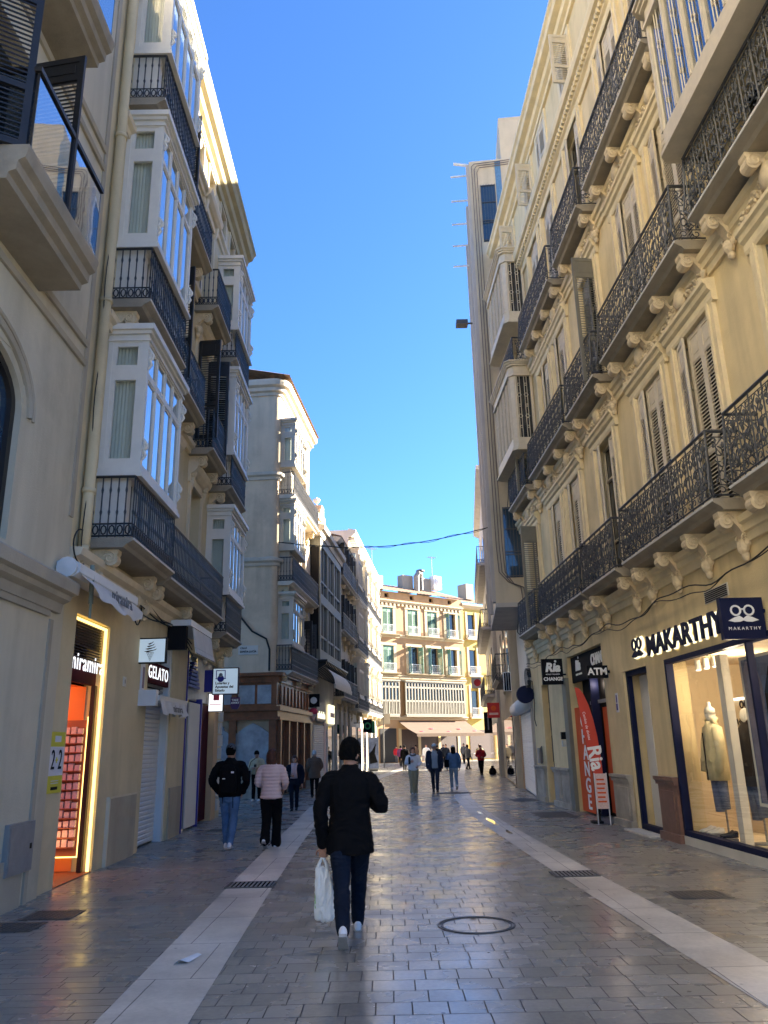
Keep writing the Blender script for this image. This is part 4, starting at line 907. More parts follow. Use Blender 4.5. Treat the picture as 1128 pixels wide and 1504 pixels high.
# wooden shopfront wrapping the corner (part of the building)
sf = MB(); A_ = [(-.2, 7.5), (-.2, -.2), (6.3, -.2), (6.3, .0), (0, 0), (0, 7.5)]
sf.prism_z(A_, 4.08, 4.3); A2 = [(-.38, 7.5), (-.38, -.38), (6.35, -.38), (6.35, .0), (0, 0), (0, 7.5)]; sf.prism_z(A2, 4.3, 4.42)
A3 = [(-.28, 7.5), (-.28, -.28), (6.3, -.28), (6.3, .0), (0, 0), (0, 7.5)]; sf.prism_z(A3, 3.05, 3.2); sf.prism_z(A3, 2.72, 2.82); sf.prism_z([(-.16, 7.5), (-.16, -.16), (6.3, -.16), (6.3, 0), (0, 0), (0, 7.5)], 2.82, 3.05)
sf.prism_z([(-.12, 7.5), (-.12, -.12), (6.3, -.12), (6.3, 0), (0, 0), (0, 7.5)], 3.2, 4.08)
for y_ in (-.12, 1.38, 2.62, 4.1): sf.box(-.24, -.0, y_, y_+.26, .35, 2.72); sf.box(-.2, 0, y_, y_+.2, 3.2, 4.08)
for x_ in (.05, 1.5, 3.0, 4.5, 6.0): sf.box(x_, x_+.22, -.24, 0, .35, 2.72)
sf.build('shopfront', 'wood_red', b3)
mm = MB(); 
for y0_, y1_ in ((.14, 1.38), (1.64, 2.62), (2.88, 4.1)): mm.prism_x([(y0_, .9), (y1_, .9), (y1_, 2.25), (y1_-.2, 2.38), ((y0_+y1_)/2+.25, 2.5), ((y0_+y1_)/2, 2.62), ((y0_+y1_)/2-.25, 2.5), (y0_+.2, 2.38), (y0_, 2.25)], -.16, -.02)
for y0_, y1_ in ((.1, .62), (.72, 1.36), (1.6, 2.2), (2.3, 2.6), (2.9, 4.0)): mm.box(-.15, -.12, y0_, y1_, 3.3, 3.98)
mm.build('marble_panel', 'marble_blue', b3)
gg = MB()
for y0_, y1_ in ((.14, 1.38), (1.64, 2.62)): gg.box(-.14, -.0, y0_, y1_, 0, .88)
for x_ in (.05, 3.0, 6.0): gg.box(x_-.03, x_+.25, -.26, 0, 0, .35)
gg.build('plinth', 'stone_plinth', b3)
gd = MB()
for x_ in (.27, 1.72, 3.22, 4.72): gd.box(x_, x_+1.24, -.05, -.03, .05, 2.72)
gd.build('pane', 'pane_dark', b3)
gd = MB()
for x_ in (.5, 1.95, 3.45, 4.95): gd.box(x_, x_+.09, -.1, -.05, .05, 2.7); gd.box(x_+.7, x_+.78, -.1, -.05, .05, 2.7)
for i in range(9):
    x_ = .3+i*.66; gd.tube([(x_, -.16, 3.28), (x_, -.16, 3.98)], [.05, .03], 6); gd.box(x_+.12, x_+.55, -.15, -.12, 3.32, 3.95)
gd.build('door_mullion', 'wood_red', b3)
c_ = MB(); c_.tube([(-.03, 2.2, 7.0), (-.06, 1.4, 6.6), (-.06, .9, 6.0), (-.06, .35, 5.7), (-.04, .22, 5.3), (-.04, .22, 4.5)], .04, 6); c_.build('cables', 'rubber', b3)

# ================================================================== left: oriel house (L4), balcony house (L5), far bay house (L6)
b4 = thing('oriel_building', 'narrow house with big dark framed oriel windows above the striped awning shop', 'building', wpos(F3, F3r, 6.55, 0, 0), F3r)
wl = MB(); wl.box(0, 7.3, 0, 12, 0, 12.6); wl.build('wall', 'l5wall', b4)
o_ = MB(); o_.box(.4, 7.1, -.5, 0, 8.3, 8.75); o_.box(.4, 7.1, -.5, 0, 11.1, 11.5); o_.box(.4, 7.1, -.5, 0, 5.6, 6.1)
for x_ in (.4, 2.5, 4.6, 6.85): o_.box(x_, x_+.25, -.5, -.25, 6.1, 8.3); o_.box(x_, x_+.25, -.5, -.25, 8.75, 11.1)
for z in (6.75, 9.4): o_.box(.65, 6.85, -.46, -.38, z-.05, z+.05)
for x_ in (1.6, 3.6, 5.8): o_.box(x_-.04, x_+.04, -.46, -.38, 6.1, 8.3); o_.box(x_-.04, x_+.04, -.46, -.38, 8.75, 11.1)
o_.build('oriel', 'greenish', b4)
MB().box(.5, 6.9, -.4, -.3, 6.1, 11.1).build('pane', 'pane_blue', b4)
MB().box(.36, .4, -.42, -.02, 6.1, 11.0).build('oriel_side', 'black', b4)
MB().prism_x([(0, 11.5), (-.55, 11.5), (-.6, 11.72), (-.75, 11.78), (-.78, 12.0), (-.2, 12.1), (-.2, 12.65), (0, 12.7)], -.0, 7.3).build('cornice', 'l5wall', b4)
k_ = MB()
for i in range(16): k_.prism_x([(0, 5.55), (-.8, 5.55), (-.75, 5.4), (-.1, 5.0), (0, 5.0)], .5+i*.43, .65+i*.43)
k_.box(.3, 7.2, -.85, 0, 5.52, 5.6); k_.build('bracket', 'wood_black', b4)
roller(b4, 1.0, 3.9, 0, 2.7, -.06, 'metal_grey'); MB().box(.1, .9, -.1, 0, 0, 2.8).build('pilaster', 'stone_plinth', b4)
MB().box(4.0, 4.6, -.08, 0, 0, 2.9).build('poster_panel', 'pack_pink', b4); MB().box(4.8, 6.8, -.06, 0, .1, 2.8).build('pane', 'pane_dark', b4); f = MB(); frame_rect(f, 4.75, 6.9, .05, 2.85, .1, -.12, -.06); f.build('window_frame', 'shop_white', b4)
b5 = thing('balcony_building', 'narrow house with dark shutters and grey balconies beside the oriel house', 'building', wpos(F3, F3r, 13.9, 0, 0), F3r)
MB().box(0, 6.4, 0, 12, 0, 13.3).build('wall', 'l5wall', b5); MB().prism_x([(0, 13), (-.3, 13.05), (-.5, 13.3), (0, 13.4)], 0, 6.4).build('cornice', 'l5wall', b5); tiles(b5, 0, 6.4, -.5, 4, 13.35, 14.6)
for z in (4.35, 8.0, 11.1):
    l_balcony(b5, .1, 6.2, z, .6, .95, 4, m='iron_grey', wm='l5wall')
    for x_ in (1.3, 3.2, 5.1):
        m_ = MB(); m_.box(x_-.55, x_+.55, -.04, 0, z, z+2.1); w_ = m_.build('window', 'pane_dark', b5); inst('shutter', shutter_mesh(.5, 2.0, 'wood_black', 1), w_, (x_+.5, -.08, z+.05), (0, 0, R_(-80))); inst('shutter', shutter_mesh(.5, 2.0, 'wood_black', 1), w_, (x_-.5, -.08, z+.05), (0, 0, R_(-100)))
for x_ in (.9, 2.6, 4.4): MB().box(x_, x_+1.1, -.05, 0, .05, 2.9).build('shop_opening', 'pane_dark', b5)
m_ = MB()
for x_ in (0, 2.15, 3.85, 5.7): m_.box(x_, x_+.6, -.12, 0, 0, 3.6)
m_.build('pilaster', 'stone_plinth', b5)
b6 = thing('far_bay_building', 'pale sunlit house with rows of glazed bays behind the pharmacy sign', 'building', wpos(F3, F3r, 20.4, 0, 0), F3r)
MB().box(0, 16, 0, 12, 0, 15.5).build('wall', 'l6wall', b6); MB().prism_x([(0, 15), (-.2, 15.05), (-.5, 15.3), (-.5, 15.5), (0, 15.6)], 0, 16).build('cornice', 'l6wall', b6)
k_ = MB()
for i in range(30): k_.box(.2+i*.53, .4+i*.53, -.42, 0, 14.85, 15.05)
k_.build('bracket', 'l6wall', b6)
for z in (4.0, 7.7, 11.2):
    l_balcony(b6, .1, 15.8, z, .6, .95, 6, m='iron_grey', wm='l6wall')
    for x_ in (.5, 4.4, 8.3, 12.2): white_bay(b6, x_, x_+2.2, z+.6, 2.6, .6, 4, 'l3trim')
    for x_ in (3.5, 7.4, 11.3, 15.0): w_ = MB().box(x_-.4, x_+.4, -.03, 0, z, z+2.2).build('window', 'pane_dark', b6)
for x_ in (.6, 3.6, 6.6, 9.6, 12.6): MB().box(x_, x_+1.8, -.05, 0, .05, 2.9).build('shop_opening', 'pane_dark', b6)
b7 = thing('orange_building', 'sunlit orange gable with a stone urn on top', 'building', wpos(F3, F3r, 21.0, 3.2, 0), F3r)
mb = MB(); mb.prism_y([(0, 0), (9.2, 0), (9.2, 19.2), (8.6, 19.2), (8.6, 19.9), (7.6, 19.9), (7.6, 19.4), (7.0, 19.4), (7.0, 18.9), (6.0, 18.9), (0, 17.9)], 0, 6); mb.build('wall', 'orange_wall', b7)
tiles(b7, -.2, 6.0, -.3, 5, 17.95, 19.0)
MB().lathe([(.16, 0), (.1, .15), (.06, .25), (.26, .45), (.3, .6), (.22, .68), (.06, .72), (.05, .8)], (8.1, .5, 19.9), 12).build('urn', 'plaster_white', b7)

# ================================================================== pink house closing the street, yellow neighbour
bp_ = thing('pink_building', 'sunlit salmon pink house with green shutters closing the street end', 'building', FP, FPr)
ph = []
for z in (9.05, 13.1): ph += [(x-.72, x+.72, z, z+2.85) for x in (.9, 4.35, 7.15, 9.95)]
ph += [(x-.28, x+.28, 17.05, 17.5) for x in (.85, 4.35, 7.15, 9.95)]
wl = MB(); wl.wall(-3, 11.8, 0, 17.7, ph, .3); wl.poly([(-3, 0, 0), (-3, 10, 0), (-3, 10, 17.7), (-3, 0, 17.7)]); wl.poly([(11.8, 0, 0), (11.8, 10, 0), (11.8, 10, 17.7), (11.8, 0, 17.7)]); wl.build('wall', 'pink_wall', bp_)
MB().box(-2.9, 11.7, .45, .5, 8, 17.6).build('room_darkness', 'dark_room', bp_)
tiles(bp_, -3, 11.8, -.5, 5, 17.72, 19.6, pitch=.5)
m_ = MB()
for z, d_ in ((16.45, .3), (12.75, .16), (8.5, .16), (4.25, .25), (8.25, .3)): m_.prism_x([(0, z), (-d_*.5, z), (-d_*.6, z+.15), (-d_, z+.2), (-d_, z+.32), (0, z+.36)], -3, 11.8)
for i in range(26): m_.box(-2.8+i*.56, -2.55+i*.56, -.16, 0, 16.2, 16.44)
for h in ph[:8]: m_.box(h[0]-.35, h[0], -.06, 0, h[2], h[3]); m_.box(h[1], h[1]+.35, -.06, 0, h[2], h[3]); m_.box(h[0]-.4, h[1]+.4, -.1, 0, h[3], h[3]+.3)
m_.build('trim', 'pink_trim', bp_)
GS = shutter_mesh(.72, 2.8, 'green_shutter', 1); GS2 = shutter_mesh(.72, 2.8, 'green_shutter', -1); GP = MB().box(-.72, .72, 0, .01, 0, 2.85).mesh('window', 'pane_dark')
RL = MB(); balusters(RL, (-.8, -.1, 0), (.8, -.1, 0), .95, .16); RL = RL.mesh('railing', 'metal_white')
for i, h in enumerate(ph[:8]):
    w_ = inst('window', GP, bp_, ((h[0]+h[1])/2, .25, h[2])); st = {0: (2, 2), 1: (100, 100), 2: (100, 100), 3: (95, 170), 4: (2, 2), 5: (3, 3), 6: (3, 3), 7: (95, 170)}[i]
    inst('shutter', GS, w_, (-.72, -.2, .02), (0, 0, -R_(st[0]))); inst('shutter', GS2, w_, (.72, -.2, .02), (0, 0, R_(st[1])))
    inst('railing', RL, w_, (0, -.5, 0)); 
def p_balc(z, xs):
    for a, b in xs: MB().prism_x([(0, z), (0, z-.16), (-.45, z-.16), (-.55, z-.05), (-.55, z)], a, b).build('balcony', 'pink_trim', bp_)
p_balc(13.08, [(-.4, 2.2), (3.2, 8.3), (8.9, 11.2)]); p_balc(9.03, [(-.4, 2.2), (3.2, 8.3), (8.9, 11.2)])
for a, b, n in ((-.9, 1.8, 6), (2.7, 11.0, 20)):
    mb = MB(); w_ = b-a
    for z in (4.75, 6.15, 7.55, 8.1): mb.box(a, b, -.6, -.45, z-.09, z+.09)
    for i in range(n+1): x_ = a+w_*i/n; mb.box(x_-.06, x_+.06, -.6, -.48, 4.8, 8.1)
    mb.box(a, b, -.6, 0, 4.55, 4.7); mb.box(a-.1, b+.1, -.7, 0, 8.15, 8.28)
    for i in range(n): x_ = a+w_*(i+.5)/n; mb.box(x_-.03, x_+.03, -.58, -.5, 4.8, 6.1)
    o = mb.build('bay_window', 'bay_stone', bp_); MB().box(a+.05, b-.05, -.48, -.46, 4.7, 8.1).build('pane', 'pane_dark', o)
MB().box(-.4, 1.7, -.05, 0, .05, 3.4).build('door', 'wood_black', bp_); MB().box(2.3, 11.5, -.03, 0, .1, 3.3).build('shop_opening', 'wood_dark', bp_)
m_ = MB()
for x_ in (2.0, 4.6, 7.4, 10.2): m_.box(x_, x_+.35, -.08, 0, 0, 3.4)
m_.build('pilaster', 'pink_trim', bp_)
for q, (x_, y_) in enumerate(((5.6, 3), (8.6, 3.2))): MB().box(x_, x_+1.5, y_, y_+1, 18.6, 20.6).build('rooftop_block', 'bay_stone', bp_)
MB().tube([(7.3, 2.6, 18.7), (7.3, 2.6, 20.5), (7.6, 2.6, 20.9), (8.0, 2.6, 20.7)], .35, 8).build('roof_duct', 'bay_stone', bp_); MB().box(-1.4, .8, .5, 3, 17.9, 19.5).build('rooftop_block', 'bay_stone', bp_)
m_ = MB(); m_.tube([(8.1, 2.8, 19), (8.1, 2.8, 21.2)], .28, 8); m_.lathe([(.5, 21.2), (.5, 21.35), (.1, 21.5)], (8.1, 2.8, 0), 10); m_.build('chimney', 'metal_dark', bp_)
for x_, hh in ((1.2, 23.2), (10.1, 23.3)):
    m_ = MB(); m_.tube([(x_, 3, 19), (x_, 3, hh)], .035, 5); m_.tube([(x_-.6, 3, hh-.1), (x_+.6, 3, hh-.1)], .025, 4)
    for i in range(6): m_.tube([(x_-.5+i*.2, 2.7, hh-.1), (x_-.5+i*.2, 3.3, hh-.1)], .018, 4)
    m_.build('antenna', 'metal_grey', bp_)
m_ = MB(); m_.lathe([(.02, 0), (.45, .15), (.48, .17)], (10.6, 2.4, 20.3), 14, 'y'); m_.box(10.0, 11.2, 2.6, 3.4, 19.3, 20.9); m_.build('air_conditioner', 'metal_white', bp_)
by = thing('yellow_building', 'bright yellow house adjoining the pink house', 'building', wpos(FP, FPr, 11.85, .3, 0), FPr)
yh = [(1.0, 2.2, 13.4, 16.2), (1.0, 2.2, 9.2, 12.1), (4.2, 5.4, 13.4, 16.2), (4.2, 5.4, 9.2, 12.1), (1.0, 2.2, 4.6, 7.8)]
wl = MB(); wl.wall(0, 9, 0, 17.4, yh, .25); wl.box(0, 9, .3, 8, 0, 17.3); wl.build('wall', 'yellow_wall', by)
m_ = MB(); m_.prism_x([(0, 16.8), (-.2, 16.9), (-.4, 17.2), (-.4, 17.4), (0, 17.5)], 0, 9)
for h in yh: m_.box(h[0]-.3, h[0], -.06, 0, h[2], h[3]+.3); m_.box(h[1], h[1]+.3, -.06, 0, h[2], h[3]+.3); m_.box(h[0]-.5, h[1]+.5, -.5, 0, h[2]-.2, h[2])
m_.build('trim', 'pink_trim', by); tiles(by, 0, 9, -.4, 5, 17.5, 19.2, pitch=.5)
for h in yh:
    w_ = inst('window', GP, by, ((h[0]+h[1])/2, .2, h[2]))
    inst('railing', RL, w_, (0, -.5, 0))
MB().box(.5, 8, -.05, 0, .1, 3.2).build('shop_opening', 'wood_dark', by); MB().box(3, 4.2, 2, 3.5, 18.5, 20.4).build('rooftop_block', 'bay_stone', by); MB().tube([(5.5, 2, 18.5), (5.5, 2, 20.8)], .2, 7).build('chimney', 'bay_stone', by)

# ================================================================== right: tall modern block (R2) and the slender houses beyond
k2 = .095; F2, F2r = fro((4.72, 26.15), (-k2, -1))
b8 = thing('tall_block', 'tall grey beige block with jutting upper storeys and pipes down its corner', 'building', F2, F2r)
def sidebox(mb, xa, xb, ya, yb, za, zb): return mb.box(xa, xb, ya, yb, za, zb)
# local: X toward camera (0 = near end), Y into the block
mb = MB(); mb.box(-5.8, 0, -1.0, 7, 6.25, 24.2); mb.box(-3.0, -.1, .3, 2.6, 24.2, 26.3); mb.build('wall', 'r2wall', b8)
MB().box(-6.3, 0, .02, 12, 0, 6.25).build('ground_floor_wall', 'plaster_white', b8); MB().box(-5.8, .0, -1.02, 0, 6.1, 6.25).build('overhang', 'r2trim', b8)
m_ = MB()
for x_ in (-5.7, -2.9, -.35): m_.box(x_, x_+.3, -1.12, -1.0, 6.3, 24.1)
m_.build('pilaster', 'r2trim', b8)
for i in range(5):
    for x_ in (-4.9, -2.1):
        f = MB(); frame_rect(f, x_, x_+1.4, 7.2+i*3.5, 9.4+i*3.5, .08, -1.04, -1.0); w_ = f.build('window', 'metal_white', b8); MB().box(x_+.08, x_+1.32, -1.015, -1.003, 7.28+i*3.5, 9.32+i*3.5).build('pane', 'pane_blue', w_)
# side face (faces the camera): windows with bars, blue tile strip
for za, zb in ((20.4, 23.0), (16.2, 18.6), (7.1, 9.6)):
    MB().box(.0, .03, -.6, -.02, za, zb).build('window', 'pane_blue', b8)
    v = MB()
    for i in range(6): v.box(.05, .07, -.6+i*.11, -.585+i*.11, za, zb)
    for z in (za+.05, za+(zb-za)*.32, za+(zb-za)*.36, za+(zb-za)*.68, zb-.05): v.box(.05, .07, -.6, -.02, z-.015, z+.015)
    v.build('window_bars', 'iron_grey', b8)
MB().box(0, .02, .02, .25, 19.9, 24.1).build('tile_strip', 'blue_tile', b8)
pp = MB()
for k in range(3):
    y_ = -.9+.1*k; pp.tube([(.06, y_, 23.9-.15*k), (.06, y_, 12), (.06, y_+.02, 8.2), (.06, y_+.06, 7.3), (.06, y_+.35, 6.95-.05*k), (.06, y_+.75, 6.8-.05*k), (.06, y_+.8, 6.2)], .015, 5)
    pp.tube([(.06, y_, 23.9-.15*k), (.06, y_+.1, 24.02-.1*k), (.06, .9, 24.1-.1*k), (.06, 1.5, 24.3)], .015, 5)
pp.build('pipes', 'cloth_pipe', b8)
for i in range(5): MB().box(-.5-1.2*i, -.45-1.2*i, -1.75, -1.0, 23.9-i*.25, 23.96-i*.25).build('roof_bracket', 'metal_white', b8)
v = MB(); v.tube([(-.4, -.4, 24.2), (-.4, -1.6, 24.5)], .06, 6); v.build('roof_bracket', 'metal_white', b8)
b9 = thing('narrow_stone_house', 'narrow beige stone house next to the tall block', 'building', wpos(F2, F2r, -6.4, 0, 0), F2r)
MB().box(-11.3, 0, -.3, 10, 0, 13.6).build('wall', 'r2wall', b9); MB().prism_x([(-.3, 13.2), (-.6, 13.4), (-.65, 13.6), (0, 13.7)], -11.3, 0).build('cornice', 'r2trim', b9)
l_balcony(b9, -5.5, -.6, 4.3, .9, 1.0, 3, m='iron', wm='wood_black'); l_balcony(b9, -5.5, -.6, 8.0, .9, 1.0, 3, m='iron', wm='r2trim')
m_ = MB()
for z in (4.4, 8.1): 
    for x_ in (-7.6, -4.6, -1.9): m_.box(x_, x_+1.1, -.32, -.3, z, z+2.5)
m_.box(-8, -.8, -.33, -.3, .1, 2.8); m_.build('window', 'pane_dark', b9)
b10 = thing('dim_house', 'dim tall house with the highest row of balconies before the plaza', 'building', wpos(F2, F2r, -17.8, 0, 0), F2r)
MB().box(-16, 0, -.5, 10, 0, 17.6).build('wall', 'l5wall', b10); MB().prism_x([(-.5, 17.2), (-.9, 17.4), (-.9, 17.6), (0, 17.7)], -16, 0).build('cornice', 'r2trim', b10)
m_ = MB()
for z in (4.6, 8.4, 12.2):
    for x_ in (-14, -10.5, -7, -3.5): m_.box(x_, x_+1.1, -.53, -.5, z, z+2.5)
m_.box(-15, -1, -.53, -.5, .1, 2.8); m_.build('window', 'pane_dark', b10)
for z in (4.4, 8.2, 12.0): l_balcony(b10, -15, -1.5, z, 1.1, 1.0, 4, m='iron_grey', wm='r2trim')
# roller shutter on the ground floor of the tall block
roller(b8, -5.6, -.45, .03, 2.75, -.06, 'metal_white'); MB().box(-.42, -.1, -.1, 0, 0, 5.0).build('pilaster', 'l5wall', b8); MB().box(-6.2, -5.7, -.1, 0, 0, 3.5).build('pilaster', 'orange_wall', b8)
MB().tube([(-5.7, -.25, 2.95), (-.3, -.25, 2.95)], .24, 12).build('shutter_box', 'metal_white', b8, smooth=True)

bz = thing('plaza_shade_house', 'low pale house added out of view to shade the plaza', 'building', (12.6, 66, 0)); MB().box(0, 9, 0, 19, 0, 6.2).build('wall', 'l6wall', bz); MB().box(-.3, 9.3, -.3, 19.3, 6.2, 6.5).build('cornice', 'r2trim', bz)  # unseen house, added to shade the plaza and the pink house's ground floor
for i in range(5): MB().box(-.06, -.01, 1+i*3.6, 2.4+i*3.6, .1, 2.8).build('door', 'wood_black', bz); MB().box(-.06, -.01, 1+i*3.6, 2.2+i*3.6, 3.6, 5.4).build('window', 'pane_dark', bz)

# ================================================================== signs, awnings and shop things
def onL(name, label, cat, X, Y, Z, group=None): return thing(name, label, cat, wpos(FL, FLr, X, Y, Z), FLr, group)
def onR(name, label, cat, X, Y, Z, group=None): return thing(name, label, cat, wpos(FR, FRr, X, Y, Z), FRr, group)
def on3(name, label, cat, X, Y, Z, group=None): return thing(name, label, cat, wpos(F3, F3r, X, Y, Z), F3r, group)
# sweet shop letters and awning
t = onL('shop_sign', 'glowing white rounded letters reading miramira over the orange lit doorway', 'shop sign', -1.0, .06, 3.0); text('lettering', 'miramira', .36, 'white_lit', t, (.0, 0, 0), ext=.004, bold=.004, spacing=1.1)
t = onL('awning', 'dirty white awning with grey miramira lettering above the sweet shop', 'awning', -1.45, 0, 4.1)
MB().prism_x([(-.02, -.08), (-.3, -.12), (-.38, -.06), (-.38, .06), (-.3, .1), (-.02, .1)], -1.3, 1.3).build('cassette', 'metal_white', t)
MB().lathe([(.02, -.08), (.14, -.06), (.14, .0), (.1, .03)], (-1.3, -.22, 0), 12, 'x').build('motor_cap', 'metal_white', t)
fl = MB(); N_ = 26
r0, r1 = [], []
for i in range(N_+1):
    u = i/N_; x_ = -1.2+2.42*u; sag = .06*math.sin(u*9)+.03*math.sin(u*23)
    r0.append((x_, -.36, -.07)); r1.append((x_+.06*math.sin(u*6), -.50-.12*(1-u)+sag*.4, -.34-.08*math.sin(u*3.1)-.03*math.sin(u*17)))
mid = [((a[0]+b[0])/2, (a[1]+b[1])/2-.05-.03*math.sin(i*.8), (a[2]+b[2])/2-.02) for i, (a, b) in enumerate(zip(r0, r1))]
vs = r0+mid+r1; fl.add(vs, [(k*(N_+1)+i, k*(N_+1)+i+1, (k+1)*(N_+1)+i+1, (k+1)*(N_+1)+i) for k in range(2) for i in range(N_)]); fl.build('canvas', 'canvas', t, smooth=True)
text('lettering', 'miramira', .26, 'metal_dark', t, (.1, -.52, -.2), (math.pi/2-.15, 0, 0), ext=.003, bold=.015); text('lettering', 'SWEETS', .05, 'metal_dark', t, (.12, -.55, -.36), (math.pi/2-.15, 0, 0), ext=.002) if False else None
# gelato signs
def board(name, label, cat, loc, w_, h, d, face, frame, rz=0, group=None):
    t = thing(name, label, cat, loc, rz, group); f = MB(); frame_rect(f, -w_/2, w_/2, -h/2, h/2, .022, -d/2, d/2); f.build('frame', frame, t)
    MB().box(-w_/2+.022, w_/2-.022, -d/2+.006, d/2-.006, -h/2+.022, h/2-.022).build('face', face, t); return t
t = board('projecting_sign', 'pale lit square sign with a soft ice cream cone drawing', 'shop sign', (-4.31, 14.4, 3.47), .58, .46, .09, 'sign_lit_blue', 'black')
MB().tube([(-.29, 0, .1), (-.42, 0, .1)], .015, 6).build('bracket', 'black', t)
e = MB()
for k in range(4):
    zc = .155-.045*k; hw = .05+.022*k
    e.prism_y([(-hw, zc-.035), (-hw*.3, zc-.02), (hw*.5, zc-.01), (hw, zc+.012), (hw*.8, zc-.012), (hw*.1, zc-.035), (-hw*.5, zc-.05)], -.045, -.040)
e.build('ice_cream_emblem', 'text_black', t)
e = MB(); e.tube([(-.065, -.041, -.03), (0, -.041, -.19), (.065, -.041, -.03), (-.065, -.041, -.03)], .004, 4)
for k in range(3): e.tube([(-.04+.03*k, -.041, -.03), (.01+.014*k, -.041, -.16+.045*k)], .0025, 4); e.tube([(.04-.03*k, -.041, -.03), (-.01-.014*k, -.041, -.16+.045*k)], .0025, 4)
e.build('cone_emblem', 'text_black', t)
t = onL('shop_sign', 'white GELATO letters on a dark maroon board above the roller shutter', 'shop sign', 2.83, .06, 3.17); MB().box(-1.0, .9, -.03, .03, -.2, .2).build('board', 'maroon', t); text('lettering', 'GELATO', .34, 'white_lit', t, (-.02, -.04, 0), ext=.004, bold=.004, spacing=1.15)
t = onL('awning', 'small crumpled white awning rolled above the white roller shutter', 'awning', 2.6, 0, 2.66)
MB().prism_x([(-.0, -.05), (-.34, -.06), (-.36, .03), (0, .06)], -.95, 1.15).build('cassette', 'metal_white', t); MB().box(-1.12, -.96, -.32, 0, -.16, .12).build('bracket', 'metal_white', t)
fl = MB(); N_ = 22; r0 = [(-.92+2.04*i/N_, -.35, -.05) for i in range(N_+1)]; r1 = [(-.86+1.98*i/N_, -.4-.07*math.sin(i*1.1), -.3-.03*math.sin(i*.9)) for i in range(N_+1)]; fl.add(r0+r1, [(i, i+1, N_+2+i, N_+1+i) for i in range(N_)]); fl.build('canvas', 'canvas', t, smooth=True)
lt = textmesh('miramira', .2, 'metal_dark', .002, bold=.01); inst('lettering', lt, t, (.1, -.43, -.18), (math.pi/2-.2, 0, 0))
# lottery
t = board('projecting_sign', 'white lottery sign reading Loterías y Apuestas del Estado, with blue side panel', 'shop sign', (-4.08, 20.1, 3.36), .66, .66, .12, 'sign_lit_blue', 'navy')
MB().box(-.53, -.335, -.05, .05, -.26, .28).build('side_panel', 'sign_blue', t)
e = MB(); e.box(-.24, -.22, -.062, -.056, .06, .27); e.box(-.02, 0, -.062, -.056, .06, .27); e.box(-.24, 0, -.064, -.058, .25, .27); e.box(-.25, -.19, -.062, -.056, .05, .07); e.box(-.05, .01, -.062, -.056, .05, .07); e.build('emblem', 'sign_blue', t)
MB().lathe([(.001, -.06), (.085, -.06), (.085, -.064), (.001, -.064)], (-.12, 0, .06), 20, 'y').build('ball_emblem', 'sign_blue', t)
MB().lathe([(.001, -.06), (.05, -.06), (.05, -.068), (.001, -.068)], (-.12, 0, .15), 16, 'y').build('small_ball_emblem', 'metal_grey', t)
text('lettering', 'Loterías y\nApuestas del\nEstado', .088, 'text_black', t, (-.25, -.06, -.14), ext=.002, bold=.03, align='LEFT')
t = thing('takeaway_sign', 'small purple rounded tab reading TAKE AWAY under the lottery sign', 'shop sign', (-3.95, 20.75, 2.84)); MB().prism_y([(-.12, .16), (.12, .16), (.12, -.06), (.07, -.14), (-.07, -.14), (-.12, -.06)], -.02, .02).build('plate', 'purple', t); text('lettering', 'TAKE\nAWAY', .07, 'text_white', t, (0, -.024, .05), ext=.002, bold=.03)
t = board('advert_screen', 'bright white screen with a pink square hanging under the lottery sign', 'screen', (-4.45, 20.75, 2.88), .40, .48, .06, 'white_lit', 'black'); MB().box(-.06, .09, -.034, -.028, .05, .2).build('picture_square', 'pinkred', t); MB().box(-.15, .14, -.034, -.028, -.06, -.045).build('picture_line', 'pinkred', t)
t = onL('window_sign', 'dark blue striped triangle sign beside the lottery entrance', 'shop sign', 5.85, .05, 3.12)
for i in range(7):
    z0 = .09*i; hw0 = .6*(1-z0/.72); hw1 = .6*(1-(z0+.06)/.72); MB().prism_y([(-hw0, z0), (hw0, z0), (hw1, z0+.06), (-hw1, z0+.06)], -.05, .0).build('stripe', 'sign_blue', t)
t = onL('awning_box', 'boxy cream awning cassette with shiny panel above the lottery entrance', 'awning', 4.2, 0, 4.0); MB().box(-1.1, 1.0, -.5, -.02, .18, .3).build('cassette', 'metal_white', t)
MB().prism_x([(-.48, .16), (-.5, .16), (-.56, -.24), (-.54, -.25)], -.85, .95).build('canvas', 'canvas', t); MB().box(-1.06, -.9, -.4, -.02, -.3, .18).build('arm', 'black', t); MB().prism_x([(-.54, -.25), (-.57, -.25), (-.6, -.36), (-.56, -.36)], -.85, .95).build('valance', 'canvas', t)
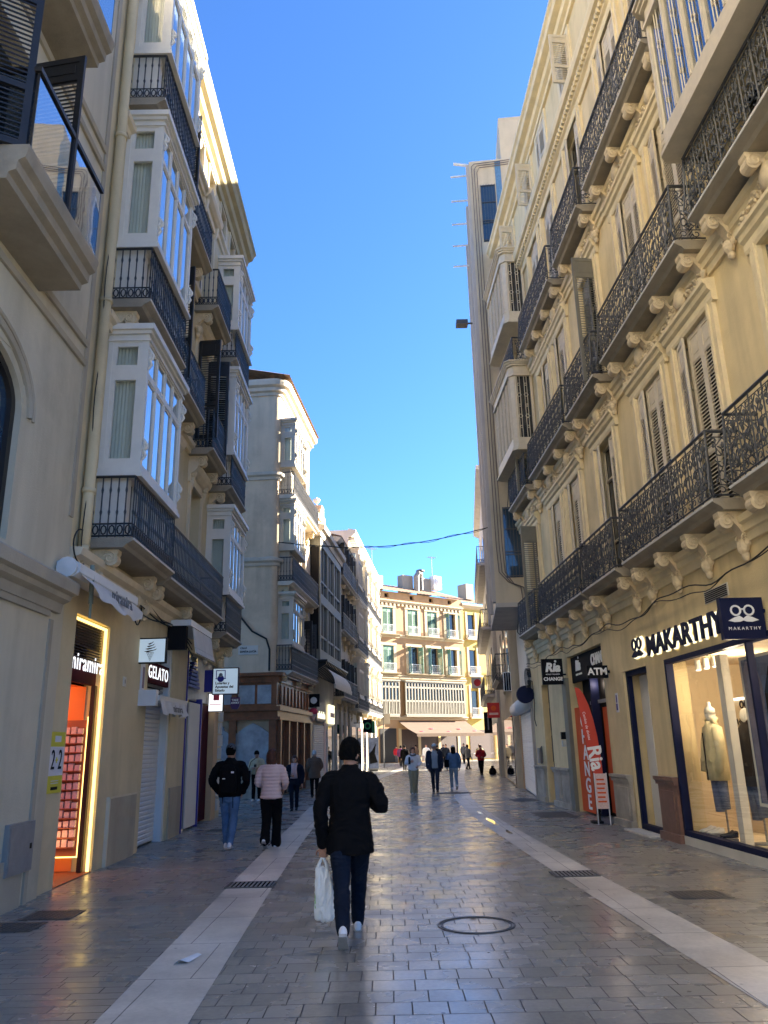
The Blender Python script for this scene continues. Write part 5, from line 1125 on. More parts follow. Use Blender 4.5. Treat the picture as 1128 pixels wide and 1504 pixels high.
# small plates
t = thing('street_plaque', 'white street name plaque on the grey corner house wall', 'street sign', wpos(F3, F3r, -.012, 1.05, 5.3), F3r-math.pi/2); MB().box(-.38, .38, -.012, .01, -.17, .17).build('plate', 'plaster_white', t); text('lettering', 'CALLE', .09, 'text_black', t, (-.18, -.016, .08), ext=.002, bold=.02); text('lettering', 'SANTA LUCÍA', .1, 'text_black', t, (0, -.016, -.06), ext=.002, bold=.03)
t = onL('poster', 'yellow green and lilac poster with big 2+2 on the pier by the sweet shop', 'poster', -2.03, -.012, 1.6)
MB().box(-.25, .25, -.006, .008, .2, .39).build('top_band', 'yellowgreen', t); MB().box(-.25, .25, -.006, .008, -.17, .2).build('middle_band', 'lilac', t); MB().box(-.25, .25, -.006, .008, -.39, -.17).build('bottom_band', 'yellowgreen', t)
text('lettering', '2', .36, 'text_black', t, (-.12, -.01, .02), ext=.003, xs=.7); text('lettering', '2', .36, 'text_black', t, (.12, -.01, .02), ext=.003, xs=.7); text('plus_sign', '+', .14, 'yellowgreen', t, (0, -.01, .02), ext=.003, bold=.03); e = MB(); e.box(-.1, .1, -.01, -.006, .26, .34); e.box(-.12, .12, -.01, -.006, -.24, -.23); e.box(-.12, .12, -.01, -.006, -.27, -.26); e.build('small_print', 'lilac', t)
MB().box(-.11, .11, -.01, -.006, -.35, -.31).build('small_print', 'text_black', t)
t = onL('utility_hatch', 'grey metal utility hatch low on the cream wall', 'hatch', -3.1, -.105, .66); MB().box(-.34, .34, -.02, .045, -.28, .28).build('plate', 'metal_grey', t); MB().box(-.31, .31, -.026, -.02, -.25, .25).build('door', 'metal_grey', t); MB().box(.22, .26, -.035, -.026, -.03, .03).build('lock', 'black', t)
t = onL('number_plate', 'small white house number plate between sweet shop and roller shutter', 'plate', .62, 0, 2.86); MB().box(-.06, .06, -.02, 0, -.08, .08).build('plate', 'plaster_white', t); text('lettering', '1', .1, 'text_black', t, (0, -.022, 0), ext=.002)
t = onL('pole_poster', 'narrow lilac vertical plate beside the ice cream shutter', 'plate', 1.62, 0, 3.0); MB().box(-.09, .09, -.03, 0, -.24, .26).build('plate', 'lilac', t); MB().box(-.05, .05, -.036, -.03, -.18, .2).build('print', 'purple', t)
t = onR('blue_plaque', 'small white and blue plaque on the wall by the narrow shop door', 'plate', -3.0, 0, 2.5); MB().box(-.07, .07, -.015, 0, -.2, .2).build('plate', 'lilac', t); e = MB(); e.box(-.05, .05, -.02, -.015, -.16, -.02); e.box(-.02, .04, -.02, -.015, .0, .16); e.build('print', 'sign_blue', t)
t = onR('intercom', 'metal intercom panel by the brown wooden door', 'intercom', -7.7, -.1, 1.75); MB().box(-.06, .06, -.03, .1, -.16, .0).build('panel', 'plaster_white', t); MB().box(-.06, .06, -.04, .1, .03, .22).build('screen', 'black', t)
t = onR('key_box', 'grey utility box with pipe loop on the ochre house corner', 'utility box', -10.9, -.02, 1.3); MB().box(-.16, .1, -.1, 0, -.2, .25).build('box', 'metal_grey', t); MB().tube([(.2, -.06, -.2), (.2, -.06, .25), (.36, -.06, .3), (.38, -.06, -.15), (.2, -.06, -.2)], .018, 5).build('pipe', 'metal_dark', t)
# change office
t = board('projecting_sign', 'black square sign reading Ria CHANGE sticking out from the ochre wall', 'shop sign', (4.46, 21.6, 3.54), .56, .68, .12, 'black', 'black'); MB().box(.28, .4, -.02, .02, -.1, -.06).build('bracket', 'black', t)
text('lettering', 'Ria', .32, 'text_white', t, (0, -.062, .1), ext=.003, bold=.05, shear=.2); MB().ell((.09, -.064, .27), (.032, .006, .034), 10, 6).build('emblem', 'text_white', t); text('lettering', 'MONEY TRANSFER', .045, 'text_white', t, (0, -.062, -.075), ext=.002, bold=.01); text('lettering', 'CHANGE', .125, 'text_white', t, (0, -.062, -.2), ext=.003, bold=.04)
t = onR('shop_sign', 'white Ria and CHANGE letters on the black fascia of the change office', 'shop sign', -5.4, .088, 3.55)
text('lettering', 'Ria', .36, 'text_white', t, (-.85, 0, .05), ext=.01, bold=.04, shear=.2); MB().ell((-.74, -.005, .25), (.035, .01, .036), 10, 6).build('emblem', 'text_white', t); text('lettering', 'MONEY TRANSFER', .07, 'text_white', t, (-.8, 0, -.17), ext=.004); text('lettering', 'CHANGE', .36, 'text_white', t, (1.05, 0, .05), ext=.01, bold=.03, xs=.9)
t = board('projecting_sign', 'small black sign reading ATM by the change office entrance', 'shop sign', (4.66, 17.75, 3.19), .46, .27, .1, 'black', 'black'); text('lettering', 'ATM', .21, 'text_white', t, (0, -.052, 0), ext=.003, bold=.03); MB().box(.22, .3, -.02, .02, -.03, .03).build('bracket', 'black', t)
t = onR('banner_panel', 'tall orange panel with CHANGE in stacked white letters behind the flag', 'banner', -6.05, .03, .05); MB().box(-.62, .62, -.015, .02, 0, 2.5).build('panel', 'orange_red', t)
for i, ch in enumerate('CHANGE'): text('lettering', ch, .48, 'text_white', t, (.1, -.02, 2.15-i*.385), ext=.004, bold=.02, xs=1.35)
t = thing('feather_flag', 'red feather flag with sideways white lettering outside the change office', 'flag', (4.48, 18.3, 0))
out = [(-.22, 2.9), (-.13, 2.88), (-.03, 2.74), (.06, 2.5), (.13, 2.2), (.19, 1.8), (.22, 1.4), (.235, 1.0), (.03, .98), (-.01, 1.25), (-.07, 1.6), (-.12, 2.0), (-.16, 2.4)]
fm = MB(); fm.prism_y(out, -.006, .006); fm.build('flag_cloth', 'red_flag', t); MB().tube([(.07, .01, .05), (.03, .01, 1.0), (-.06, .01, 1.6), (-.15, .01, 2.4), (-.21, .01, 2.9)], .012, 6).build('pole', 'black', t); MB().box(-.1, .12, -.15, .15, 0, .05).build('base', 'black', t); MB().box(.02, .1, -.02, .02, .05, 1.0).build('mast_sleeve', 'black', t)
text('lettering', 'Ria', .42, 'text_white', t, (.10, -.009, 1.36), (math.pi/2, math.pi/2-.12, 0), ext=.002, bold=.03, xs=1.0); text('lettering', 'Cambio de divisas', .085, 'text_white', t, (-.03, -.009, 2.05), (math.pi/2, math.pi/2-.13, 0), ext=.002)
t = thing('sandwich_board', 'small white folding price board standing outside the change office', 'a-board', (4.55, 17.9, 0), -.25)
a = MB()
for s_ in (-1, 1): a.tube([(s_*.125, .06, .0), (s_*.125, -.02, 1.05)], .014, 5); a.tube([(s_*.125, .3, .0), (s_*.125, .0, 1.05)], .012, 5)
a.build('legs', 'metal_white', t); MB().add([(-.13, .035, .32), (.13, .035, .32), (.13, -.03, 1.04), (-.13, -.03, 1.04), (-.13, .055, .32), (.13, .055, .32), (.13, -.01, 1.04), (-.13, -.01, 1.04)], [(0, 1, 2, 3), (7, 6, 5, 4), (0, 4, 5, 1), (1, 5, 6, 2), (2, 6, 7, 3), (3, 7, 4, 0)]).build('panel', 'pack_pink', t)
e = MB()
for i in range(6): z = .45+i*.09; y = .035-.09*(z-.32)-.004; e.box(-.09, .09-.02*(i % 2), y-.003, y, z, z+.035)
e.build('print', 'orange_red', t)
# clothes shop signs
t = onR('shop_sign', 'dark blue backlit letters reading MAKARTHY with a moustache emblem', 'shop sign', .95, -.075, 3.4)
lt = textmesh('MAKARTHY', .50, 'navy', .014, bold=.022, spacing=1.02); wd = max(v.co.x for v in lt.vertices)-min(v.co.x for v in lt.vertices); sc = 3.3/wd
for v in lt.vertices: v.co.x *= sc
inst('lettering', lt, t, (.05, 0, 0), (math.pi/2, 0, 0)); lg = textmesh('MAKARTHY', .50, 'cream_lit', .006, bold=.028, spacing=1.02)
wd2 = max(v.co.x for v in lg.vertices)-min(v.co.x for v in lg.vertices)
for v in lg.vertices: v.co.x *= 3.36/wd2
inst('back_glow', lg, t, (.05, .06, -.01), (math.pi/2, 0, 0)); moustache(t, -2.15, 0, -.0, 1.35, 'navy'); moustache(t, -2.15, .05, -.01, 1.5, 'cream_lit', 'back_glow')
t = board('projecting_sign', 'navy square sign with white glasses and moustache above the shop window', 'shop sign', (4.83, 10.65, 3.27), .58, .56, .1, 'navy', 'navy'); moustache(t, 0, -.055, .02, .85, 'text_white'); text('lettering', 'MAKARTHY', .062, 'text_white', t, (0, -.052, -.14), ext=.002, spacing=1.5); MB().tube([(.29, 0, .1), (.34, 0, .1)], .03, 8).build('bracket', 'navy', t)
# shop window display
def coat(label, X, Y, z0, z1, m, fig, hat=False):
    t = onR('mannequin', label, 'mannequin', X, Y, .17); h0, h1 = z0-.17, z1-.17; H = h1-h0
    body = MB(); rg = []
    for f_, rx, ry in ((0, .25, .17), (.25, .25, .17), (.5, .23, .16), (.75, .24, .16), (.88, .22, .13), (.96, .12, .1), (1.0, .07, .08)): rg.append([(rx*math.cos(a)*(1+.04*math.sin(5*a+f_*9)), ry*math.sin(a)*(1+.05*math.sin(4*a+f_*7)), h0+H*f_) for a in np.linspace(0, 2*math.pi, 22, endpoint=False)])
    body.loft(rg); c_ = body.build('coat', m, t, smooth=True)
    for s_ in (-1, 1):
        mb = MB(); mb.tube([(s_*.19, 0, h0+H*.88), (s_*.27, -.02, h0+H*.62), (s_*.30, -.05, h0+H*.38), (s_*.28, -.1, h0+H*.14)], [.085, .085, .075, .065], 10); mb.build('sleeve', m, c_, smooth=True)
    MB().tube([(0, -.175, h0), (0, -.175, h0+H*.8)], .01, 5).build('zip', 'black', c_); e = MB(); e.box(-.2, -.06, -.185, -.165, h0+H*.32, h0+H*.36); e.box(.06, .2, -.185, -.165, h0+H*.32, h0+H*.36); e.build('pocket_flap', m, c_)
    mb = MB(); mb.tube([(-.1, .04, h0+H*.9), (-.12, -.02, h0+H*1.0), (0, .09, h0+H*1.03), (.12, -.02, h0+H*1.0), (.1, .04, h0+H*.9)], .05, 8); mb.build('collar', m, c_, smooth=True)
    mb = MB(); mb.ell((0, 0, h1+.1), (.075, .09, .12)); mb.tube([(0, 0, h1-.05), (0, 0, h1+.03)], .05, 8); mb.build('head', 'shop_white', t, smooth=True)
    if hat: mb = MB(); mb.lathe([(.09, .12), (.085, .2), (.03, .25), (.03, .31), (.005, .32)], (0, 0, h1), 12); mb.build('woolly_hat', 'shop_white', t, smooth=True)
    mb = MB(); mb.tube([(-.09, 0, h0+.1), (-.1, 0, h0-.5)], [.1, .075], 10); mb.tube([(.09, 0, h0+.1), (.09, .02, h0-.45)], [.1, .075], 10); mb.build('trousers', 'denim_pic', t, smooth=True)
    MB().tube([(0, .05, 0), (0, .05, h0)], .018, 6).build('stand', 'metal_grey', t); MB().lathe([(.16, 0), (.16, .015), (.02, .03)], n=16).build('foot', 'metal_grey', t)
mat('coat_cream', (.66, .58, .36), .8, .12, 9, bump=.2, obj=True); mat('coat_dark', (.035, .028, .024), .7, .2, 12, bump=.2, obj=True)
coat('mannequin in a cream hooded coat and woolly hat in the lit shop window', .62, .42, 1.05, 2.0, 'coat_cream', 0, True); coat('mannequin in a dark quilted jacket behind the window pillar', 1.62, .55, 1.0, 1.95, 'coat_dark', 1)
t = onR('shop_pillar', 'slim white pillar inside the clothes shop window', 'pillar', 1.62, .28, .16); MB().box(-.09, .09, -.05, .08, 0, 2.85).build('shaft', 'shop_white', t)
t = onR('shop_poster', 'tall clothing photo panel with denim shirts in the shop window', 'poster', 2.75, .34, .75); f = MB(); frame_rect(f, -.6, .6, 0, 2.15, .045, -.02, .02); f.build('frame', 'shop_white', t); MB().box(-.555, .555, -.012, .012, .045, 2.105).build('print', 'denim_pic', t)
MB().prism_y([(-.5, .06), (-.05, .06), (.0, 1.7), (-.12, 2.0), (-.4, 2.08), (-.53, 1.9)], -.018, -.012).build('printed_shirt', 'grey_pic', t); MB().prism_y([(.02, .06), (.53, .06), (.53, 1.9), (.25, 1.95), (.05, 1.6)], -.018, -.012).build('printed_shirt', 'black', t)
for i, x_ in enumerate((.42, .72, 1.2)):
    t = onR('shoe_pair', ('pair of white trainers on the low stand below the cream coat', 'single white trainer beside the mannequin foot in the window', 'dark boots on the low stand behind the window pillar')[i], 'shoes', x_, .22, .17)
    MB().box(-.13, .13, -.08, .08, .0, .05).build('stand', 'metal_grey', t)
    for s_ in (-1, 1):
        mb = MB(); mb.loft([[(s_*.06+.035*k*math.cos(a), y, .055+.03*h+.03*h*math.sin(a)) for a in np.linspace(0, 6.28, 10, endpoint=False)] for y, k, h in ((-.13, .5, .5), (-.09, 1, .8), (0, .95, 1.1), (.08, .9, 1.8), (.11, .6, 1.6))]); mb.build('shoe', 'shop_white' if i < 2 else 'black', t, smooth=True)
# far left shops
t = thing('projecting_sign', 'black square sign with a plain white disc beside the wooden shopfront', 'shop sign', (-3.36, 36.3, 3.74)); MB().box(-.26, .26, -.05, .05, -.28, .28).build('box', 'black', t); MB().lathe([(.001, -.05), (.15, -.05), (.15, -.058), (.001, -.058)], (0, 0, 0), 20, 'y').build('disc', 'text_white', t)
MB().tube([(-.26, 0, .1), (-.42, 0, .1)], .025, 6).build('bracket', 'black', t)
t = thing('ice_cream_sign', 'hanging ice cream cone shaped sign with a pink scoop', 'shop sign', (-3.40, 36.6, 2.84)); MB().lathe([(.01, 0), (.16, .34)], n=12).build('cone', 'pack_pink', t); mb = MB(); mb.ell((0, 0, .42), (.2, .2, .17)); mb.build('scoop', 'pinkred', t, smooth=True); MB().tube([(0, 0, .5), (0, 0, .62), (-.36, 0, .62)], .015, 6).build('bracket', 'black', t)
t = on3('awning', 'plain beige canvas awning curving out under the oriel windows', 'awning', 7.2, 0, 4.6)
pr = [(-1.15*math.sin(a), .95*math.cos(a)-.1) for a in np.linspace(0, math.pi/2, 9)]; mb = MB(); vs = [(x_, y, z) for x_ in np.linspace(0, 5.6, 8) for y, z in pr]; n = len(pr)
mb.add(vs, [(i*n+j, i*n+j+1, (i+1)*n+j+1, (i+1)*n+j) for i in range(7) for j in range(n-1)]); mb.build('canvas', 'canvas_shade', t); MB().box(0, 5.6, -1.18, -1.12, -.28, -.1).build('valance', 'canvas_shade', t)
t = on3('shop_sign', 'cream lit sign with blurred yellow letters above the grey shutter', 'shop sign', 9.1, -.15, 3.3); MB().box(-1.4, 1.2, -.05, .05, -.4, .45).build('board', 'sconce', t); e = MB()
for i in range(7): e.box(-1.1+i*.3, -.9+i*.3, -.07, -.05, -.28, -.05+.1*(i % 2))
e.build('letter_shapes', 'cream_lit', t)
t = on3('shop_sign', 'white lit sign with small purple print over the bright shop door', 'shop sign', 12.3, -.15, 3.3); MB().box(-.9, .8, -.05, .05, -.45, .5).build('board', 'cream_lit', t); e = MB()
for i in range(5): e.box(-.6+i*.26, -.44+i*.26, -.07, -.05, -.12, .1)
e.build('letter_shapes', 'purple', t)
t = thing('pharmacy_sign', 'black and green square pharmacy sign with a green ring emblem', 'shop sign', (-1.28, 52, 2.95)); MB().box(-.37, .2, -.06, .06, -.4, .42).build('black_face', 'black', t); MB().tube([(-.37, 0, .2), (-1.1, 0, .2)], .03, 6).build('bracket', 'black', t); MB().box(-.1, .4, .08, .2, -.45, .3).build('green_box', 'pharm_green', t); MB().lathe([(.13, -.06), (.22, -.06), (.22, -.07), (.13, -.07)], (-.08, 0, 0), 16, 'y', caps=False).build('ring_emblem', 'pharm_green', t)
t = thing('poster_stand', 'free standing advert panel with a blue and black picture', 'advert panel', (-1.13, 58, 0)); MB().box(-.38, .38, -.06, .06, .12, 2.3).build('panel', 'metal_grey', t); MB().box(-.34, .34, -.066, -.06, .2, 2.24).build('print', 'denim_pic', t); MB().prism_y([(-.25, .5), (.3, .6), (.1, 1.2), (.2, 1.9), (-.1, 1.4), (-.3, 1.2)], -.072, -.066).build('dark_print', 'black', t); MB().box(-.3, .3, -.1, .1, 0, .12).build('foot', 'metal_dark', t)
t = thing('thin_pole', 'thin dark pole with small hanging panel before the plaza', 'pole', (-.43, 66, 0)); MB().tube([(0, 0, 0), (0, 0, 4.3)], .05, 8).build('post', 'metal_dark', t); MB().box(-.6, .55, -.04, .04, 3.4, 4.2).build('panel', 'sconce', t)
# right far signs
t = thing('projecting_sign', 'round navy sign on the pillar by the white roller shutter', 'shop sign', (4.42, 25.9, 3.2)); MB().lathe([(.001, -.1), (.28, -.08), (.28, .08), (.001, .1)], (0, 0, 0), 22, 'y').build('disc', 'navy', t); MB().box(.0, .35, -.03, .03, -.03, .03).build('bracket', 'black', t)
t = thing('letter_sign', 'upright black and white letter sign above the white roller shutter', 'shop sign', (4.12, 27.6, 3.75)); e = MB()
for x_ in (-.1, -.02, .06): e.box(x_, x_+.05, -.03, .03, -.3, .3-.1*abs(x_))
e.build('letter_bars', 'black', t); MB().box(-.13, .14, .035, .05, -.32, .32).build('backing', 'text_white', t)
t = thing('projecting_sign', 'red square sign with an orange sun emblem', 'shop sign', (5.2, 40, 3.28)); MB().box(-.3, .3, -.05, .05, -.36, .36).build('box', 'red', t); MB().lathe([(.001, -.05), (.13, -.05), (.13, -.058), (.001, -.058)], (0, 0, .1), 16, 'y').build('sun_emblem', 'orange_red', t); e = MB(); e.box(-.22, .22, -.058, -.05, -.22, -.12); e.build('letter_strip', 'pack_pink', t)
t = thing('projecting_sign', 'tall black hanging sign below the red sun sign', 'shop sign', (5.02, 41, 2.72)); MB().box(-.2, .2, -.05, .05, -.52, .52).build('box', 'black', t); MB().box(-.03, .03, -.056, -.05, -.35, .3).build('letter_strip', 'metal_grey', t)
t = thing('projecting_sign', 'white box sign with a red disc above the red sun sign', 'shop sign', (4.98, 45, 5.0)); MB().box(-.26, .26, -.06, .06, -.3, .3).build('box', 'plaster_white', t); MB().lathe([(.001, -.06), (.2, -.06), (.2, -.07), (.001, -.07)], (.05, 0, 0), 18, 'y').build('disc', 'red', t)
t = thing('street_lamp', 'grey floodlight jutting from the tall block', 'lamp', (4.1, 30.6, 19.4)); MB().box(-.75, -.25, -.2, .2, -.12, .1).build('lamp_head', 'metal_dark', t); MB().tube([(-.3, 0, 0), (.15, 0, 0)], .04, 6).build('arm', 'metal_dark', t)
mb = MB(); A_, B_ = Vector((-4.2, 29.95, 9.5)), Vector((4.72, 26.1, 9.15)); pts = [A_.lerp(B_, i/40)+Vector((0, 0, -.55*math.sin(math.pi*i/40))) for i in range(41)]; mb.tube(pts, .017, 5); mb.tube([p+Vector((0, .03, .05*math.sin(i*.9))) for i, p in enumerate(pts)], .009, 4)
tag(mb.build('overhead_cable', 'rubber', None), 'black cable strung across the street between the houses', 'cable')
t = thing('awning', 'wide brown cafe awning with faded red spots on the pink house', 'awning', FP, FPr); mb = MB(); vs = []
for i in range(9):
    x_ = 2.0+9.5*i/8
    for j in range(5): vs.append((x_, -3.0*j/4, 4.15-1.35*j/4-.12*math.sin(math.pi*j/4)))
mb.add(vs, [(i*5+j, i*5+j+1, (i+1)*5+j+1, (i+1)*5+j) for i in range(8) for j in range(4)]); mb.build('canvas', 'canvas_red', t); MB().box(2.0, 11.5, -3.03, -3.0, 2.5, 2.82).build('valance', 'canvas_red', t)
for x_, y_ in ((3.2, -2.3), (5.0, -1.7), (6.8, -2.4), (8.8, -1.8), (10.6, -2.3)): mb = MB(); zc = 4.15+1.35*y_/3-.09; mb.ell((x_, y_, zc), (.35, .18, .05), 10, 5); mb.build('red_spot', 'pinkred', t)
for i in range(4):
    p = wpos(FP, FPr, 3.0+2.4*i, -2.2, 0); t = thing('cafe_table', 'small round cafe table under the brown awning', 'table', p, 0, 'cafe tables under the awning'); MB().lathe([(.35, .7), (.35, .74)], n=14).build('top', 'metal_grey', t); MB().tube([(0, 0, 0), (0, 0, .7)], .04, 6).build('leg', 'metal_dark', t)
t = thing('hanging_light', 'slanted glowing strip light under the cafe awning', 'lamp', wpos(FP, FPr, 7.0, -1.2, 2.6), FPr); MB().add([(-.5, -.04, -.2), (.5, -.04, .3), (.5, -.04, .42), (-.5, -.04, -.08), (-.5, .04, -.2), (.5, .04, .3), (.5, .04, .42), (-.5, .04, -.08)], [(0, 1, 2, 3), (7, 6, 5, 4), (0, 4, 5, 1), (1, 5, 6, 2), (2, 6, 7, 3), (3, 7, 4, 0)]).build('tube', 'led', t)

# ================================================================== people
def cat_rom(P, k=4):
    P = [Vector(p) for p in P]; out = []
    for i in range(len(P)-1):
        p0, p1, p2, p3 = P[max(i-1, 0)], P[i], P[i+1], P[min(i+2, len(P)-1)]
        for j in range(k):
            t = j/k; out.append(.5*((2*p1)+(p2-p0)*t+(2*p0-5*p1+4*p2-p3)*t*t+(3*p1-p0-3*p2+p3)*t**3))
    out.append(P[-1]); return out
def limb(mb, pts, rad, n=12, k=4):
    P = cat_rom([(*p, r) if False else p for p, r in zip(pts, rad)], k); Rr = []
    for i in range(len(rad)-1):
        for j in range(k): Rr.append(rad[i]+(rad[i+1]-rad[i])*j/k)
    Rr.append(rad[-1]); mb.tube(P, Rr, n)
    for p, r in ((P[0], Rr[0]), (P[-1], Rr[-1])): mb.ell(p, (r*.98, r*.98, r*.98), 10, 7)
def rings(mb, R, n=20, sq=1.0, tilt=0.0):
    mb.loft([[(cx+rx*math.copysign(abs(math.cos(a))**sq, math.cos(a)), cy+ry*math.copysign(abs(math.sin(a))**sq, math.sin(a)), z) for a in np.linspace(0, 2*math.pi, n, endpoint=False)] for z, cx, cy, rx, ry in R])
def remesh(mb, m, vox, amp=0.0, fr=(7, 7, 12), quilt=0.0, sm=2, seed=0, extra=None):
    me = mb.mesh('shape', m); o = bpy.data.objects.new('shape', me); COL.objects.link(o)
    md = o.modifiers.new('r', 'REMESH'); md.mode = 'VOXEL'; md.voxel_size = vox
    s_ = o.modifiers.new('s', 'SMOOTH'); s_.factor = .5; s_.iterations = sm
    out = bpy.data.meshes.new_from_object(o.evaluated_get(bpy.context.evaluated_depsgraph_get())); bpy.data.objects.remove(o); bpy.data.meshes.remove(me)
    if amp or quilt:
        cs = [v.co.copy() for v in out.vertices]; ns = [v.normal.copy() for v in out.vertices]
        for v, c, nn in zip(out.vertices, cs, ns):
            d = 0
            if amp:
                q = Vector((c.x*fr[0]+seed, c.y*fr[1], c.z*fr[2]+2.0*noise.noise(c*5))); d += amp*(1-2*abs(noise.noise(q)))*.8+amp*.5*noise.noise(q*2.3)
            if quilt: d += quilt*(abs(math.sin(c.z*math.pi/.062))**.5-.6)
            v.co = c+nn*d
    if extra:
        bm = bmesh.new(); bm.from_mesh(out); tmp = extra.mesh('t', m, True); bm.from_mesh(tmp); bm.to_mesh(out); bm.free()
    for p in out.polygons: p.use_smooth = True
    out.materials.clear(); out.materials.append(M[m]); return out
def hand(mb, w_, d, nrm, side, curl=.5, s=1.0, fr=.0085):
    w_ = Vector(w_); d = Vector(d).normalized(); nrm = Vector(nrm); nrm = (nrm-d*nrm.dot(d)).normalized(); sd = d.cross(nrm)*side
    mb.loft([[w_+d*t*s+sd*(rw*math.cos(a)*s)+nrm*(rt_*math.sin(a)*s) for a in np.linspace(0, 6.283, 12, endpoint=False)] for t, rw, rt_ in ((-.02, .026, .02), (.015, .032, .018), (.05, .041, .016), (.085, .043, .014), (.097, .038, .010))])
    for i, (off, L_) in enumerate(((-.032, .062), (-.011, .078), (.011, .084), (.032, .072))):
        p = w_+d*.085*s+sd*off*s; pts = [p]; ang = .15
        for q, f_ in enumerate((.45, .32, .23)):
            ang += curl*(1.0+.12*(3-i))*(.75 if q == 0 else 1); p = p+(d*math.cos(ang)+nrm*math.sin(ang))*L_*f_*s; pts.append(p)
        limb(mb, pts, [fr*1.08*s, fr*s, fr*.92*s, fr*.75*s], 8, 3)
    p = w_+d*.025*s+sd*.03*s; pts = [p]
    for q, (a1, a2, L_) in enumerate(((.75, .35, .04), (.45, .55, .034), (.2, .7, .026))): p = p+(d*(1-a1*.4)+sd*a1+nrm*a2*min(1, curl+.3)).normalized()*L_*s; pts.append(p)
    limb(mb, pts, [.0125*s, .0105*s, .0095*s, .0075*s], 8, 3)
SK = {}
def cmat(name, col, rough=.85, var=.12, scale=14, bump=.15, bscale=220): return mat(name, col, rough, var, scale, bump=bump, bscale=bscale, obj=True, spec=.1 if rough > .7 else .3)
cmat('skin', (.46, .25, .17), .55, .06, 20, .03); cmat('hair_black', (.004, .0035, .003), .9, .2, 40, .3, 160); cmat('hair_brown', (.07, .025, .014), .5, .3, 30, .3, 160); cmat('hair_white', (.5, .48, .45), .7, .15, 30, .3, 160)
cmat('cloth_black', (.005, .005, .006), .9); cmat('cloth_ink', (.012, .016, .028), .85, .2); cmat('denim_mid', (.085, .16, .29), .85, .3, 7); cmat('denim_pale', (.17, .24, .32), .85, .25, 7); cmat('denim_dark', (.009, .014, .027), .85, .3, 7)
cmat('puffer_pink', (.56, .44, .44), .5, .08, 6, .08, 30); cmat('cloth_cream', (.50, .42, .28), .85); cmat('cloth_brown', (.13, .085, .06), .9); cmat('cloth_white', (.70, .70, .72), .85); cmat('cloth_khaki', (.27, .25, .17), .85); cmat('cloth_navy', (.018, .024, .045), .85); cmat('cloth_greyblue', (.24, .29, .35), .85)
cmat('cloth_red', (.42, .02, .03), .8); cmat('cloth_purple', (.10, .03, .09), .85); cmat('shoe_white', (.72, .72, .74), .5, .08, 20); cmat('shoe_black', (.015, .015, .016), .5); cmat('sole_grey', (.40, .38, .36), .7); cmat('cap_white', (.68, .68, .68), .8); cmat('scarf_pink', (.60, .45, .45), .9); cmat('cloth_grey', (.10, .10, .11), .9)
mat('bag_plastic', (.72, .76, .77), .3, .06, 12, bump=.25, bscale=28, obj=True, spec=.6); mat('bag_paper', (.34, .22, .12), .8, .1, 12, bump=.1, obj=True); mat('bag_green', (.16, .42, .07), .4, .15, 20, bump=0, obj=True); mat('mustard', (.35, .25, .04), .8, .1, 20, bump=.1, obj=True)

